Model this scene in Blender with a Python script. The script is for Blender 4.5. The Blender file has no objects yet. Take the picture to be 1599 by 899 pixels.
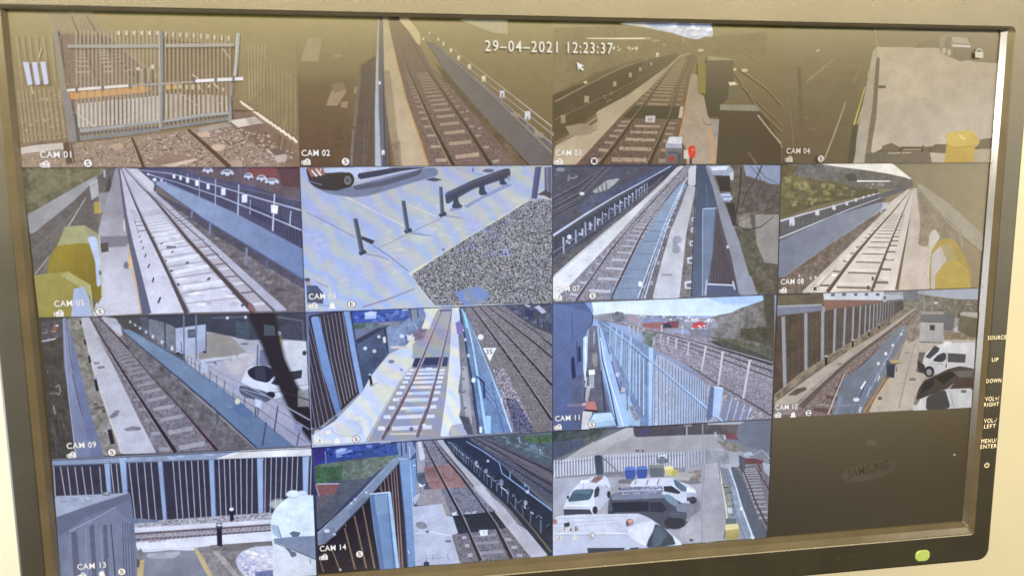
import bpy, bmesh, math, random
from mathutils import Vector, Matrix
from mathutils.geometry import tessellate_polygon
random.seed(7)
SC = bpy.context.scene
COL = SC.collection

# ------------------------------------------------------------------ camera
FPX = 1272.7                       # focal length in pixels of the 1599 px wide photograph
CAM = Vector((-0.09219, 0.07397, 0.43814))
ROT = Matrix(((0.98731745, 0.03014219, -0.1558708),
              (-0.00699708, 0.98911856, 0.14695413),
              (0.15860422, -0.14399974, 0.97678492)))
cd = bpy.data.cameras.new('camera'); cam = bpy.data.objects.new('camera', cd); COL.objects.link(cam)
cam.matrix_world = Matrix.Translation(CAM) @ ROT.to_4x4()
cd.sensor_width = 36.0; cd.lens = FPX / 1599.0 * 36.0
cd.clip_start = 0.01; cd.clip_end = 50
cd.dof.use_dof = True; cd.dof.focus_distance = 0.56; cd.dof.aperture_fstop = 13.0
SC.camera = cam
SC.view_settings.view_transform = 'Standard'; SC.view_settings.look = 'None'
SC.view_settings.exposure = 0.0; SC.view_settings.gamma = 1.0
SC.cycles.transparent_max_bounces = 48

# ------------------------------------------------------------------ room light
w = bpy.data.worlds.new("World"); SC.world = w; w.use_nodes = True
bgn = w.node_tree.nodes['Background']; bgn.inputs[0].default_value = (1.0, 0.90, 0.66, 1); bgn.inputs[1].default_value = 0.02

def area(name, loc, target, sx, sy, power, col):
    l = bpy.data.lights.new(name, 'AREA'); l.shape = 'RECTANGLE'; l.size = sx; l.size_y = sy
    l.energy = power; l.color = col
    o = bpy.data.objects.new(name, l); COL.objects.link(o); o.location = loc
    o.rotation_euler = (Vector(target) - Vector(loc)).to_track_quat('-Z', 'Y').to_euler()
    return o
LIGHTS = [
 area('ceiling_light', (0.0, 0.64, 1.20), (0, 0.10, 0), 3.1, 0.31, 146.0, (1.0, 0.81, 0.46)),
 area('right_haze_light', (1.75, 0.16, 1.00), (0.1, 0.0, 0), 0.8, 1.1, 15.0, (1.0, 0.88, 0.66)),  # lamp added out of view to haze the screen's right side
 area('wall_wash_light', (0.75, 0.10, 0.10), (0.46, -0.02, -0.30), 0.25, 0.9, 0.9, (1.0, 0.97, 0.84)),  # added lamp that brightens the wall right of the monitor
 area('left_wall_fill', (-0.75, -0.15, 0.05), (-0.42, -0.15, -0.30), 0.25, 0.6, 4.5, (0.93, 0.96, 1.0)),  # no doorway known; lamp added to whiten the wall at lower left
 area('lip_highlight_light', (-0.66, 0.165, 0.215), (0.27, 0.09, 0.003), 0.10, 0.24, 6.0, (1.0, 0.95, 0.82)),  # lamp added for the right lip's highlight, also fills the left bezel
]

# ------------------------------------------------------------------ photo <-> plane
def plane(px, py, h=0.0):
    """point of the plane z=h that the photograph shows at pixel px,py"""
    d = ROT @ Vector(((px - 799.5) / FPX, -(py - 449.5) / FPX, -1.0))
    t = (h - CAM.z) / d.z
    return (CAM.x + t * d.x, CAM.y + t * d.y)

def lin(c):
    c = max(0.0, c) / 255.0
    return c / 12.92 if c <= 0.04045 else ((c + 0.055) / 1.055) ** 2.4

TINT = [((0.965, 1.005, 1.09), .64)]
def grade(c, gam=0.95):
    """correction of the picked tones: less saturated, lifted shadows, tint set per view"""
    y = 0.30 * c[0] + 0.59 * c[1] + 0.11 * c[2]
    k, sat = TINT[0]
    gain = 1.0 + 0.13 * (y / 255) ** 1.5
    return tuple(255 * (max(0.0, min(262.0, (y + (q - y) * sat) * t * gain)) / 255) ** gam for q, t in zip(c[:3], k)) + tuple(c[3:])

# light the panel surface itself sends back (measured from the lamps above, linear), so that the
# pixels are driven only as bright as they really are
VEIL = None
VEIL = [[0.02892, -0.00451, -0.02718, 0.03995, -0.02583, 0.13853, 0.04974, -0.03544, -0.02186, -0.15565], [0.02408, -0.004, -0.02281, 0.03763, -0.0228, 0.11064, 0.0462, -0.03286, -0.02128, -0.12454], [0.01495, -0.0029, -0.0141, 0.0317, -0.01694, 0.05978, 0.03713, -0.02724, -0.01837, -0.06796]]
def veil(px, py):
    if VEIL is None: return (0, 0, 0)
    x = (px - 800) / 800.0; y = (py - 450) / 450.0
    b = (1, x, y, x * x, x * y, y * y, x * x * x, x * x * y, x * y * y, y * y * y)
    return tuple(max(0.0, sum(k * q for k, q in zip(v, b))) for v in VEIL)

# ------------------------------------------------------------------ materials
class N:
    def __init__(s, name):
        s.m = bpy.data.materials.new(name); s.m.use_nodes = True
        s.t = s.m.node_tree; s.t.nodes.clear()
        s.out = s.t.nodes.new('ShaderNodeOutputMaterial')
    def n(s, typ, **kw):
        k = s.t.nodes.new(typ)
        for a, b in kw.items(): setattr(k, a, b)
        return k
    def l(s, a, b): s.t.links.new(a, b)
    def math(s, op, a, b):
        k = s.n('ShaderNodeMath', operation=op)
        for i, q in enumerate((a, b)):
            if isinstance(q, (int, float)): k.inputs[i].default_value = q
            else: s.l(q, k.inputs[i])
        return k.outputs[0]
    def noise(s, co, scale, detail=2.0, rough=0.6, off=0):
        k = s.n('ShaderNodeTexNoise'); s.l(co, k.inputs['Vector'])
        k.inputs['Scale'].default_value = scale; k.inputs['Detail'].default_value = detail
        k.inputs['Roughness'].default_value = rough
        return k

GLASS_ROUGH = 0.272
def lcd(name, layers, hue=0.0, hue_scale=60, alpha=False, moire=0.0):
    """a lit piece of the LCD: vertex colour x procedural noise, behind the matt panel face.
       layers = [(noise scale per metre, contrast)]"""
    s = N(name)
    at = s.n('ShaderNodeAttribute', attribute_name='Col')
    tc = s.n('ShaderNodeTexCoord').outputs['Object']
    fac = None
    for sc_, amp in layers:
        nz = s.noise(tc, sc_, 1.0).outputs[0]
        f = s.math('MULTIPLY_ADD', nz, amp * 4.0)
        f.node.inputs[2].default_value = 1.0 - amp * 2.0
        fac = f if fac is None else s.math('MULTIPLY', fac, f)
    fac = s.math('MAXIMUM', fac, 0.02)
    sc = s.n('ShaderNodeVectorMath', operation='SCALE'); s.l(at.outputs['Color'], sc.inputs[0]); s.l(fac, sc.inputs['Scale'])
    colour = sc.outputs[0]
    if hue:
        nz = s.noise(tc, hue_scale, 2.0)
        a = s.n('ShaderNodeVectorMath', operation='MULTIPLY_ADD')
        s.l(nz.outputs['Color'], a.inputs[0])
        a.inputs[1].default_value = (hue * 4,) * 3; a.inputs[2].default_value = (1 - hue * 2,) * 3
        b = s.n('ShaderNodeVectorMath', operation='MULTIPLY'); s.l(colour, b.inputs[0]); s.l(a.outputs[0], b.inputs[1])
        colour = b.outputs[0]
    if moire:      # soft diagonal beat between the panel's pixels and the picture
        wv = s.n('ShaderNodeTexWave'); wv.bands_direction = 'DIAGONAL'; s.l(tc, wv.inputs['Vector'])
        wv.inputs['Scale'].default_value = 42; wv.inputs['Distortion'].default_value = 7; wv.inputs['Detail'].default_value = 2; wv.inputs['Detail Scale'].default_value = 1.3
        r = s.n('ShaderNodeMix', data_type='RGBA'); s.l(wv.outputs['Fac'], r.inputs['Factor'])
        r.inputs[6].default_value = (1 - moire, 1 - moire * .35, 1 + moire, 1); r.inputs[7].default_value = (1 + moire * .9, 1 + moire * .6, 1 - moire * 1.3, 1)
        b = s.n('ShaderNodeVectorMath', operation='MULTIPLY'); s.l(colour, b.inputs[0]); s.l(r.outputs[2], b.inputs[1])
        colour = b.outputs[0]
    p = s.n('ShaderNodeBsdfPrincipled')
    p.inputs['Base Color'].default_value = (0.004, 0.004, 0.004, 1)
    p.inputs['Roughness'].default_value = GLASS_ROUGH
    p.inputs['Specular IOR Level'].default_value = 0.5
    s.l(colour, p.inputs['Emission Color']); p.inputs['Emission Strength'].default_value = 1.0
    if alpha:
        tr = s.n('ShaderNodeBsdfTransparent'); mx = s.n('ShaderNodeMixShader')
        s.l(at.outputs['Alpha'], mx.inputs[0]); s.l(tr.outputs[0], mx.inputs[1]); s.l(p.outputs[0], mx.inputs[2])
        s.l(mx.outputs[0], s.out.inputs[0])
    else:
        s.l(p.outputs[0], s.out.inputs[0])
    return s.m
KINDS = {
 'p': dict(layers=[(700, .07), (130, .10)]),
 'c': dict(layers=[(600, .08), (110, .13), (35, .08)]),
 'b': dict(layers=[(1000, .50), (300, .16)]),
 'g': dict(layers=[(1350, 1.5), (220, .16)], hue=.06, hue_scale=90),
 'f': dict(layers=[(500, .35), (160, .40)]),
 'm': dict(layers=[(700, .04), (120, .05)], hue=.06, hue_scale=70, moire=.13),
 'd': dict(layers=[(500, .22), (110, .25)]),
 'w': dict(layers=[(900, .02)]),
}
MATS = {}
def mat(kind, a=False):
    key = kind + ('a' if a else '')
    if key not in MATS: MATS[key] = lcd('lcd_' + key, alpha=a, **KINDS[kind])
    return MATS[key]

def plastic(name, col, rough, spec=0.5, coat=0.0, bump=0.0, bscale=3000, var=0.12, dust=False):
    s = N(name); tc = s.n('ShaderNodeTexCoord').outputs['Object']
    nz = s.noise(tc, 60, 4).outputs[0]
    r = s.n('ShaderNodeValToRGB'); s.l(nz, r.inputs[0])
    r.color_ramp.elements[0].position = .3; r.color_ramp.elements[1].position = .7
    r.color_ramp.elements[0].color = tuple(c * (1 - var) for c in col) + (1,)
    r.color_ramp.elements[1].color = tuple(c * (1 + var) for c in col) + (1,)
    base = r.outputs[0]
    if dust:       # dust and lint lying on the plastic
        dn = s.noise(tc, 900, 1).outputs[0]; big = s.noise(tc, 30, 2).outputs[0]
        d = s.math('MULTIPLY', s.math('GREATER_THAN', dn, .765), s.math('GREATER_THAN', big, .5))
        mx = s.n('ShaderNodeMix', data_type='RGBA'); s.l(d, mx.inputs['Factor']); s.l(base, mx.inputs[6]); mx.inputs[7].default_value = (.075, .068, .055, 1); base = mx.outputs[2]
    p = s.n('ShaderNodeBsdfPrincipled'); s.l(base, p.inputs['Base Color'])
    nr = s.noise(tc, 25, 3).outputs[0]
    f = s.math('MULTIPLY_ADD', nr, 0.14); f.node.inputs[2].default_value = rough - .07
    s.l(f, p.inputs['Roughness'])
    p.inputs['Specular IOR Level'].default_value = spec; p.inputs['Coat Weight'].default_value = coat
    p.inputs['Coat Roughness'].default_value = 0.15
    if bump:
        bn = s.noise(tc, bscale, 3).outputs[0]; bp = s.n('ShaderNodeBump')
        bp.inputs['Strength'].default_value = bump; bp.inputs['Distance'].default_value = 0.0004
        s.l(bn, bp.inputs['Height']); s.l(bp.outputs[0], p.inputs['Normal'])
    s.l(p.outputs[0], s.out.inputs[0]); return s.m

# ------------------------------------------------------------------ object helpers
ROOT = bpy.data.objects.new('computer_monitor', None); COL.objects.link(ROOT)
ROOT.location = (0, -0.176, -0.03)
ROOT['label'] = 'black widescreen monitor showing a four by four grid of railway security camera views'
ROOT['category'] = 'monitor'

def link(name, me, parent, label=None, root_off=True):
    o = bpy.data.objects.new(name, me); COL.objects.link(o)
    if parent is not None:
        o.parent = parent
        o.location = (-ROOT.location) if parent is ROOT else (0, 0, 0)
    if label: o['label'] = label
    return o

class Mesh:
    def __init__(s): s.v = []; s.c = []; s.f = []; s.mi = []; s.mats = []
    def slot(s, m):
        if m not in s.mats: s.mats.append(m)
        return s.mats.index(m)
    def build(s, name):
        me = bpy.data.meshes.new(name); me.from_pydata(s.v, [], s.f)
        for m in s.mats: me.materials.append(m)
        me.polygons.foreach_set('material_index', s.mi)
        at = me.color_attributes.new('Col', 'FLOAT_COLOR', 'POINT')
        at.data.foreach_set('color', [q for c in s.c for q in c])
        me.update(); return me

# grid corners of the sixteen views as the photograph shows them
G = {(0,0):(10,17),(1,0):(461,25),(2,0):(862,31),(3,0):(1225,39),(4,0):(1563,45),
     (0,1):(34,262),(1,1):(468,261),(2,1):(862,258),(3,1):(1218,256),(4,1):(1545,254),
     (0,2):(62,495),(1,2):(477,487),(2,2):(862,473),(3,2):(1212,459),(4,2):(1528,449),
     (0,3):(81,717),(1,3):(487,698),(2,3):(862,672),(3,3):(1204,653),(4,3):(1515,635),
     (0,4):(97,928),(1,4):(495,896),(2,4):(862,866),(3,4):(1196,838),(4,4):(1503,812)}

def clip(poly, quad):
    """Sutherland-Hodgman; poly = [(x, y, r, g, b, a)], quad clockwise on screen"""
    out = poly
    for i in range(4):
        ax, ay = quad[i]; bx, by = quad[(i + 1) % 4]
        def side(p): return (bx - ax) * (p[1] - ay) - (by - ay) * (p[0] - ax)
        src = out; out = []
        for j in range(len(src)):
            p, q = src[j - 1], src[j]; sp, sq = side(p), side(q)
            if (sp >= 0) != (sq >= 0):
                t = sp / (sp - sq); out.append(tuple(a + t * (b - a) for a, b in zip(p, q)))
            if sq >= 0: out.append(q)
        if not out: return []
    return out

class S: pass
st = S(); st.items = []; ZMAX = []
ZSTEP = 4e-6
def V(col, row, ox, oy, s, label, corners, kind='p'):
    """start a camera view; corner colours TL, TR, BR, BL; later coordinates are in a crop at ox, oy scaled by s"""
    st.q = [G[(col, row)], G[(col + 1, row)], G[(col + 1, row + 1)], G[(col, row + 1)]]
    st.o = (ox, oy, s); st.z = 0.0
    TINT[0] = ((1.0, .985, .95), .86) if row == 0 else ((1.0, .99, .975), .74) if col == 3 else ((0.965, 1.005, 1.09), .64)  # warm haze of top row and right column put into the colour
    m = Mesh(); n = 10
    tl, tr, br, bl = corners
    def bil(a, b, c, d, u, v): return tuple((a[i] * (1 - u) + b[i] * u) * (1 - v) + (d[i] * (1 - u) + c[i] * u) * v for i in range(len(a)))
    for j in range(n + 1):
        for i in range(n + 1):
            u, v = i / n, j / n
            px, py = bil(*st.q, u, v)
            x, y = plane(px, py); m.v.append((x, y, 0))
            cc = grade(bil(tl, tr, br, bl, u, v)); vl = veil(px, py)
            m.c.append(tuple(max(0.0, lin(cc[k]) - vl[k]) for k in range(3)) + (1,))
    m.slot(mat(kind))
    for j in range(n):
        for i in range(n):
            a = j * (n + 1) + i; m.f.append((a, a + n + 1, a + n + 2, a + 1)); m.mi.append(0)
    o = link('camera_view', m.build('camera_view'), ROOT, label)
    st.view = o; st.item = None; return o
def I(name, label=None):
    flush(); st.item = (name, label, Mesh(), st.view)
def flush():
    if st.item and st.item[2].v:
        name, label, m, view = st.item; link(name, m.build(name), view, label)
    st.item = None
def toph(pts):
    ox, oy, s = st.o
    return [(ox + pts[i] / s, oy + pts[i + 1] / s) for i in range(0, len(pts), 2)]
def emit(ph, cols, kind, advance=True):
    """ph photo-pixel polygon, cols list of rgb(a)"""
    m = st.item[2]
    cols = [grade(c) for c in cols]
    poly = clip([(p[0], p[1]) + tuple(c[:3]) + ((c[3] if len(c) > 3 else 1.0),) for p, c in zip(ph, cols)], st.q)
    if len(poly) < 3: return
    if advance: st.z += ZSTEP
    al = any(p[5] < 0.999 for p in poly)
    mi = m.slot(mat(kind, al)); b = len(m.v)
    for p in poly:
        x, y = plane(p[0], p[1]); m.v.append((x, y, st.z)); vl = veil(p[0], p[1])
        m.c.append(tuple(max(0.0, lin(p[2 + k]) - p[5] * vl[k]) for k in range(3)) + (p[5],))
    for t in tessellate_polygon([[Vector((m.v[b + i][0], m.v[b + i][1], 0)) for i in range(len(poly))]]):
        A, B, C = (m.v[b + t[i]] for i in range(3))
        cr = (B[0] - A[0]) * (C[1] - A[1]) - (B[1] - A[1]) * (C[0] - A[0])
        if abs(cr) < 1e-12: continue
        m.f.append(tuple(b + q for q in (t if cr > 0 else t[::-1]))); m.mi.append(mi)
def rounded(pts, cut=9.0):
    n = len(pts) // 2
    q = [Vector((pts[2 * i], pts[2 * i + 1])) for i in range(n)]
    for it in range(2):
        out = []
        for i in range(len(q)):
            a, b, c = q[i - 1], q[i], q[(i + 1) % len(q)]
            for o in (a, c):
                d = o - b; ln = d.length
                out.append(b + d * (min(.26 * ln, cut) / ln) if ln > 1e-6 else b.copy())
        q = out; cut *= .4
    return [v for p in q for v in p]
def P(pts, col, k='p', g=None, a=1.0, f=None):
    """filled polygon; g = (x0, y0, x1, y1, colour2) linear gradient; f = feather width (crop px)"""
    if f is None: f = 1.1 * st.o[2]
    if len(pts) >= 12: pts = rounded(pts)
    n = len(pts) // 2
    def cl(x, y):
        if not g: return tuple(col) + (a,)
        dx, dy = g[2] - g[0], g[3] - g[1]
        t = min(1, max(0, ((x - g[0]) * dx + (y - g[1]) * dy) / (dx * dx + dy * dy)))
        return tuple(c0 + t * (c1 - c0) for c0, c1 in zip(col, g[4])) + (a,)
    cols = [cl(pts[2 * i], pts[2 * i + 1]) for i in range(n)]
    ph = toph(pts)
    emit(ph, cols, k)
    if f:
        ar = sum(ph[i - 1][0] * ph[i][1] - ph[i][0] * ph[i - 1][1] for i in range(n))
        sg = 1 if ar > 0 else -1; ff = f / st.o[2]; outp = []
        for i in range(n):
            (ax, ay), (bx, by), (cx, cy) = ph[i - 1], ph[i], ph[(i + 1) % n]
            n1 = Vector((by - ay, ax - bx)); n2 = Vector((cy - by, bx - cx))
            n1 = n1.normalized() if n1.length > 0 else n2; n2 = n2.normalized() if n2.length > 0 else n1
            nn = (n1 + n2); nn = nn.normalized() if nn.length > 1e-6 else n1
            outp.append((bx + sg * nn.x * ff, by + sg * nn.y * ff))
        for i in range(n):
            j = (i + 1) % n
            emit([ph[i], ph[j], outp[j], outp[i]], [cols[i], cols[j], cols[j][:3] + (0.0,), cols[i][:3] + (0.0,)], k, advance=(i == 0))
def E(cx, cy, rx, ry, col, k='p', n=20, ang=0, **kw):
    ca, sa = math.cos(math.radians(ang)), math.sin(math.radians(ang)); q = []
    for i in range(n):
        t = 2 * math.pi * i / n; x, y = rx * math.cos(t), ry * math.sin(t)
        q += [cx + x * ca - y * sa, cy + x * sa + y * ca]
    P(q, col, k, **kw)
def L(pts, col, k='p', a=1.0, col2=None):
    """polyline x, y, width, ..."""
    n = len(pts) // 3; q = [(pts[3 * i], pts[3 * i + 1], pts[3 * i + 2]) for i in range(n)]
    sides = []
    for i in range(n):
        p0 = q[max(0, i - 1)]; p1 = q[min(n - 1, i + 1)]
        d = Vector((p1[0] - p0[0], p1[1] - p0[1])); d = d.normalized() if d.length else Vector((1, 0))
        w_ = q[i][2] / 2; sides.append(((q[i][0] - d.y * w_, q[i][1] + d.x * w_), (q[i][0] + d.y * w_, q[i][1] - d.x * w_)))
    st.z += ZSTEP
    for i in range(n - 1):
        t0, t1 = i / (n - 1), (i + 1) / (n - 1)
        mixc = lambda t: tuple(col[j] + t * ((col2 or col)[j] - col[j]) for j in range(3)) + (a,)
        (a0, b0), (a1, b1) = sides[i], sides[i + 1]
        emit(toph([*a0, *b0, *b1, *a1]), [mixc(t0), mixc(t0), mixc(t1), mixc(t1)], k, advance=False)
def A(near, far, n, w0, w1, col, k='p', a=1.0, q=None, u0=0.0, u1=1.0, jit=0.0, col2=None, skip=0.0, caps=0):
    """n bars stepping in perspective from near (x0,y0,x1,y1) to far; widths w0 -> w1"""
    q = q or (w0 / w1); st.z += ZSTEP
    for i in range(n):
        u = u0 + (u1 - u0) * (i / (n - 1) if n > 1 else 0)
        if random.random() < skip: continue
        t = u * q / ((1 - u) + u * q)
        g = [x0 + t * (x1 - x0) for x0, x1 in zip(near, far)]
        w_ = w0 + t * (w1 - w0)
        g = [x + random.uniform(-jit, jit) * w_ for x in g]
        d = Vector((g[2] - g[0], g[3] - g[1])); d = d.normalized() if d.length else Vector((1, 0)); h = w_ / 2
        c = tuple(col[j] + t * ((col2 or col)[j] - col[j]) for j in range(3)) + (a,)
        kk = random.uniform(1 - jit * .25, 1 + jit * .25); cc = tuple(x * kk for x in c[:3]) + (a,)
        pts = [g[0] - d.y * h, g[1] + d.x * h, g[0] + d.y * h, g[1] - d.x * h, g[2] + d.y * h, g[3] - d.x * h]
        if caps: pts += [g[2] + d.x * h * 2, g[3] + d.y * h * 2]
        pts += [g[2] - d.y * h, g[3] + d.x * h]
        emit(toph(pts), [cc] * (len(pts) // 2), k, advance=False)
def D(pts, col, k='p', a=1.0):
    """small boxes: x, y, w, h, ..."""
    for i in range(0, len(pts), 4):
        x, y, w_, h = pts[i:i + 4]
        P([x - w_ / 2, y - h / 2, x + w_ / 2, y - h / 2, x + w_ / 2, y + h / 2, x - w_ / 2, y + h / 2], col, k, a=a)
def SP(poly, n, smin, smax, col, k='p', var=.12, a=1.0, asp=.6):
    """irregular specks scattered inside a polygon"""
    xs, ys = poly[0::2], poly[1::2]; st.z += ZSTEP; m = len(xs)
    def inside(x, y):
        r = False
        for i in range(m):
            if (ys[i] > y) != (ys[i - 1] > y) and x < (xs[i - 1] - xs[i]) * (y - ys[i]) / (ys[i - 1] - ys[i]) + xs[i]: r = not r
        return r
    c = 0; tries = 0
    while c < n and tries < n * 20:
        tries += 1
        x, y = random.uniform(min(xs), max(xs)), random.uniform(min(ys), max(ys))
        if not inside(x, y): continue
        s_ = random.uniform(smin, smax); kk = random.uniform(1 - var, 1 + var); pts = []
        for j in range(6):
            t = j * math.pi / 3 + random.uniform(-.3, .3); r = s_ * random.uniform(.6, 1.1)
            pts += [x + r * math.cos(t), y + r * asp * math.sin(t)]
        emit(toph(pts), [tuple(q * kk for q in col) + (a,)] * 6, k, advance=(c % 6 == 0)); c += 1

# ---- text on the panel
def text_geo(body, bold=0.0, sp=1.0):
    cu = bpy.data.curves.new('t', 'FONT'); cu.body = body; cu.size = 1.0; cu.offset = bold; cu.space_character = sp; cu.resolution_u = 3
    o = bpy.data.objects.new('t', cu); COL.objects.link(o)
    dg = bpy.context.evaluated_depsgraph_get(); dg.update()
    me = bpy.data.meshes.new_from_object(o.evaluated_get(dg))
    vs = [v.co.copy() for v in me.vertices]; fs = [tuple(p.vertices) for p in me.polygons]
    bpy.data.objects.remove(o); bpy.data.curves.remove(cu); bpy.data.meshes.remove(me)
    return vs, fs
def text_add(m, body, x, y, width, height, z, colfun, material, bold=0.0, ang=0.0, sp=1.0):
    """lower left corner at plane point x, y; fitted to width x height (metres)"""
    vs, fs = text_geo(body, bold, sp)
    rv, _ = text_geo(body, 0.0, sp)
    x0, x1 = min(v.x for v in rv), max(v.x for v in rv); y0, y1 = min(v.y for v in rv), max(v.y for v in rv)
    mi = m.slot(material); b = len(m.v); ca, sa = math.cos(ang), math.sin(ang)
    for v in vs:
        u, t = (v.x - x0) / (x1 - x0) * width, (v.y - y0) / (y1 - y0) * height
        X, Y = x + u * ca - t * sa, y + u * sa + t * ca
        m.v.append((X, Y, z)); m.c.append(colfun(X, Y))
    for f in fs:
        m.f.append(tuple(b + i for i in f)); m.mi.append(mi)
def photo_of(X, Y, Z=0.0):
    q = ROT.transposed() @ (Vector((X, Y, Z)) - CAM)
    return (799.5 + FPX * q.x / -q.z, 449.5 - FPX * q.y / -q.z)
def lit(col, a=1.0):
    def f(X, Y):
        vl = veil(*photo_of(X, Y)); return tuple(max(0.0, lin(col[k]) - a * vl[k]) for k in range(3)) + (a,)
    return f
WHITE = (250, 246, 242)
def disc(m, x, y, rx, ry, z, cf, material, n=20, a0=0, a1=360):
    mi = m.slot(material); b = len(m.v); full = (a1 - a0) >= 360
    for i in range(n + (0 if full else 1)):
        t = math.radians(a0 + (a1 - a0) * i / n); X, Y = x + rx * math.cos(t), y + ry * math.sin(t)
        m.v.append((X, Y, z)); m.c.append(cf(X, Y))
    m.f.append(tuple(range(b, len(m.v)))); m.mi.append(mi)
def rect(m, x0, y0, x1, y1, z, cf, material):
    mi = m.slot(material); b = len(m.v)
    for X, Y in ((x0, y0), (x1, y0), (x1, y1), (x0, y1)): m.v.append((X, Y, z)); m.c.append(cf(X, Y))
    m.f.append((b, b + 1, b + 2, b + 3)); m.mi.append(mi)
def CAP(txt, x, y, icons, wcol=WHITE, dim=1.0):
    """caption with its lower left corner at crop x, y; icons = [(kind, crop x, crop y)]"""
    flush(); zz = 1.6e-3; ZMAX.append(st.z)
    white = tuple(c for c in wcol); black = (50, 45, 45)
    m = Mesh(); px = toph([x, y])[0]; X, Y = plane(*px)
    W_ = 0.0142; H_ = 0.0031
    text_add(m, txt, X, Y, W_, H_, zz, lit(black, .8), mat('w', True), bold=0.035, sp=1.08)
    text_add(m, txt, X, Y, W_, H_, zz + 3e-5, lit(white), mat('w'), bold=0.012, sp=1.08)
    link('caption', m.build('caption'), st.view)
    for kind, ix, iy in icons:
        m = Mesh(); X, Y = plane(*toph([ix, iy])[0]); wf, bf = lit(white), lit(black, .7); Wm, Bm = mat('w'), mat('w', True)
        z1, z2 = zz + 3e-5, zz + 6e-5; dk = lit((110, 100, 95))
        if kind == 'v':      # camcorder
            rect(m, X - .0016, Y - .0015, X + .0021, Y + .0008, z1, wf, Wm)
            disc(m, X + .0006, Y + .0009, .0011, .0009, z1 + 1e-5, wf, Wm)
            rect(m, X - .0024, Y - .0012, X - .0020, Y + .0006, z1, wf, Wm)
            disc(m, X + .0006, Y + .0008, .0005, .0004, z2, dk, Wm)
            text_add(m, 'HD', X - .0011, Y - .0012, .0026, .0012, z2, dk, Wm)
        elif kind == 'b':    # bell
            disc(m, X, Y, .0013, .0016, z1, wf, Wm, a0=0, a1=180)
            rect(m, X - .0013, Y - .0011, X + .0013, Y, z1 + 1e-5, wf, Wm); rect(m, X - .0018, Y - .0016, X + .0018, Y - .0011, z1, wf, Wm)
        else:                # letter in a disc
            disc(m, X, Y, .0023, .0023, zz, bf, Bm); disc(m, X, Y, .0019, .0019, z1, wf, Wm)
            text_add(m, kind, X - .0008, Y - .0011, .0016, .0022, z2, lit((95, 85, 85)), Wm, bold=.02)
        link({'v': 'record_icon', 'b': 'alarm_icon'}.get(kind, 'mode_icon'), m.build('icon'), st.view)
# ================================================================== the sixteen views
# ---------------- CAM 01: gate across a track
V(0, 0, 0, 0, 3.329, 'camera view of closed steel palisade gates across a railway track', ((168,154,110), (165,150,102), (128,108,85), (142,122,98)))
I('distant_track')
P([250,75, 470,75, 600,230, 820,400, 330,440, 290,180], (162,148,118), 'd', f=14)
P([300,180, 560,190, 820,430, 830,690, 400,720, 360,460], (146,127,108), 'b', f=8)
P([850,200, 1230,250, 1240,420, 1190,600, 850,660], (142,122,92), 'd', f=6)
L([370,80,8, 430,230,10, 500,400,12, 560,560,12, 620,690,12], (128,108,88), a=.8)
L([450,85,8, 540,230,12, 640,340,14, 740,430,14], (122,102,84), a=.8)
A((400,375,470,375), (410,270,440,270), 6, 8, 5, (182,168,142), a=.8); A((545,375,590,370), (500,235,545,235), 9, 8, 5, (186,170,142), a=.9); A((640,370,680,365), (585,285,605,283), 5, 7, 5, (176,160,136), a=.8)
I('ballast')
P([110,770, 400,745, 700,715, 980,675, 1190,640, 1380,640, 1560,765, 1560,880, 110,880], (158,138,122), 'b', g=(700,700,1300,860,(152,130,122)))
P([1230,560, 1560,760, 1560,880, 1500,880, 1200,650], (136,112,98), 'd', f=10)
SP([430,760, 680,730, 730,860, 420,860], 60, 5, 10, (176,158,146)); SP([730,720, 980,690, 1130,860, 770,860], 150, 5, 11, (182,164,152)); SP([1050,680, 1350,660, 1530,800, 1500,860, 1200,860], 190, 5, 11, (180,162,152))
SP([430,760, 680,730, 730,860, 420,860], 50, 4, 8, (112,94,82)); SP([730,720, 980,690, 1130,860, 770,860], 110, 4, 9, (116,98,88)); SP([1050,680, 1350,660, 1530,800, 1500,860, 1200,860], 130, 4, 9, (118,98,90))
E(1060,697,32,15, (188,168,150), 'c'); E(1135,768,34,16, (190,170,150), 'c'); E(612,762,32,14, (178,156,134), 'c'); P([1180,840,1250,835,1265,865,1190,870], (176,152,142), 'c')
P([830,862, 1020,826, 1030,832, 900,868], (200,178,170), 'c')
I('railway_track')
L([685,715,14, 712,780,18, 748,872,22], (96,74,58)); L([678,715,4, 704,780,5, 736,872,6], (168,146,124))
L([978,675,16, 1080,765,22, 1195,872,28], (98,76,62)); L([968,678,4, 1066,768,5, 1175,872,7], (168,146,128))
P([770,840, 880,800, 1010,815, 830,862], (148,122,112), 'c')
I('concrete_slab')
P([112,770, 340,730, 345,772, 115,800], (196,188,184), 'c'); P([112,742, 340,720, 345,740, 115,760], (134,116,96), 'd')
I('concrete_slab')
P([1195,628, 1330,610, 1395,635, 1240,662], (208,200,196), 'c'); P([1280,618, 1360,612, 1400,638, 1300,650], (182,172,164), 'c')
P([1030,668, 1170,640, 1210,655, 1045,690], (168,158,152), 'c')
I('concrete_slab')
P([1385,775, 1490,800, 1490,835, 1440,850, 1430,810, 1388,790], (186,174,172), 'c'); P([1400,778, 1450,772, 1490,800, 1430,808], (120,104,100)); L([1500,530,5, 1460,780,9], (158,136,112), a=.8)
I('palisade_fence')
A((1560,720,1560,430), (1268,520,1262,195), 17, 8, 6, (160,144,116), a=.4, caps=1)
L([1190,500,14, 1380,640,14, 1560,765,20], (142,120,96), a=.8)
A((1545,742,1520,715), (1265,545,1250,525), 17, 13, 8, (226,216,206)); L([1210,575,5, 1340,578,5], (92,76,62))
A((1290,240,1300,530), (1380,235,1370,460), 6, 6, 6, (172,156,120), a=.6)
I('palisade_fence')
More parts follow.
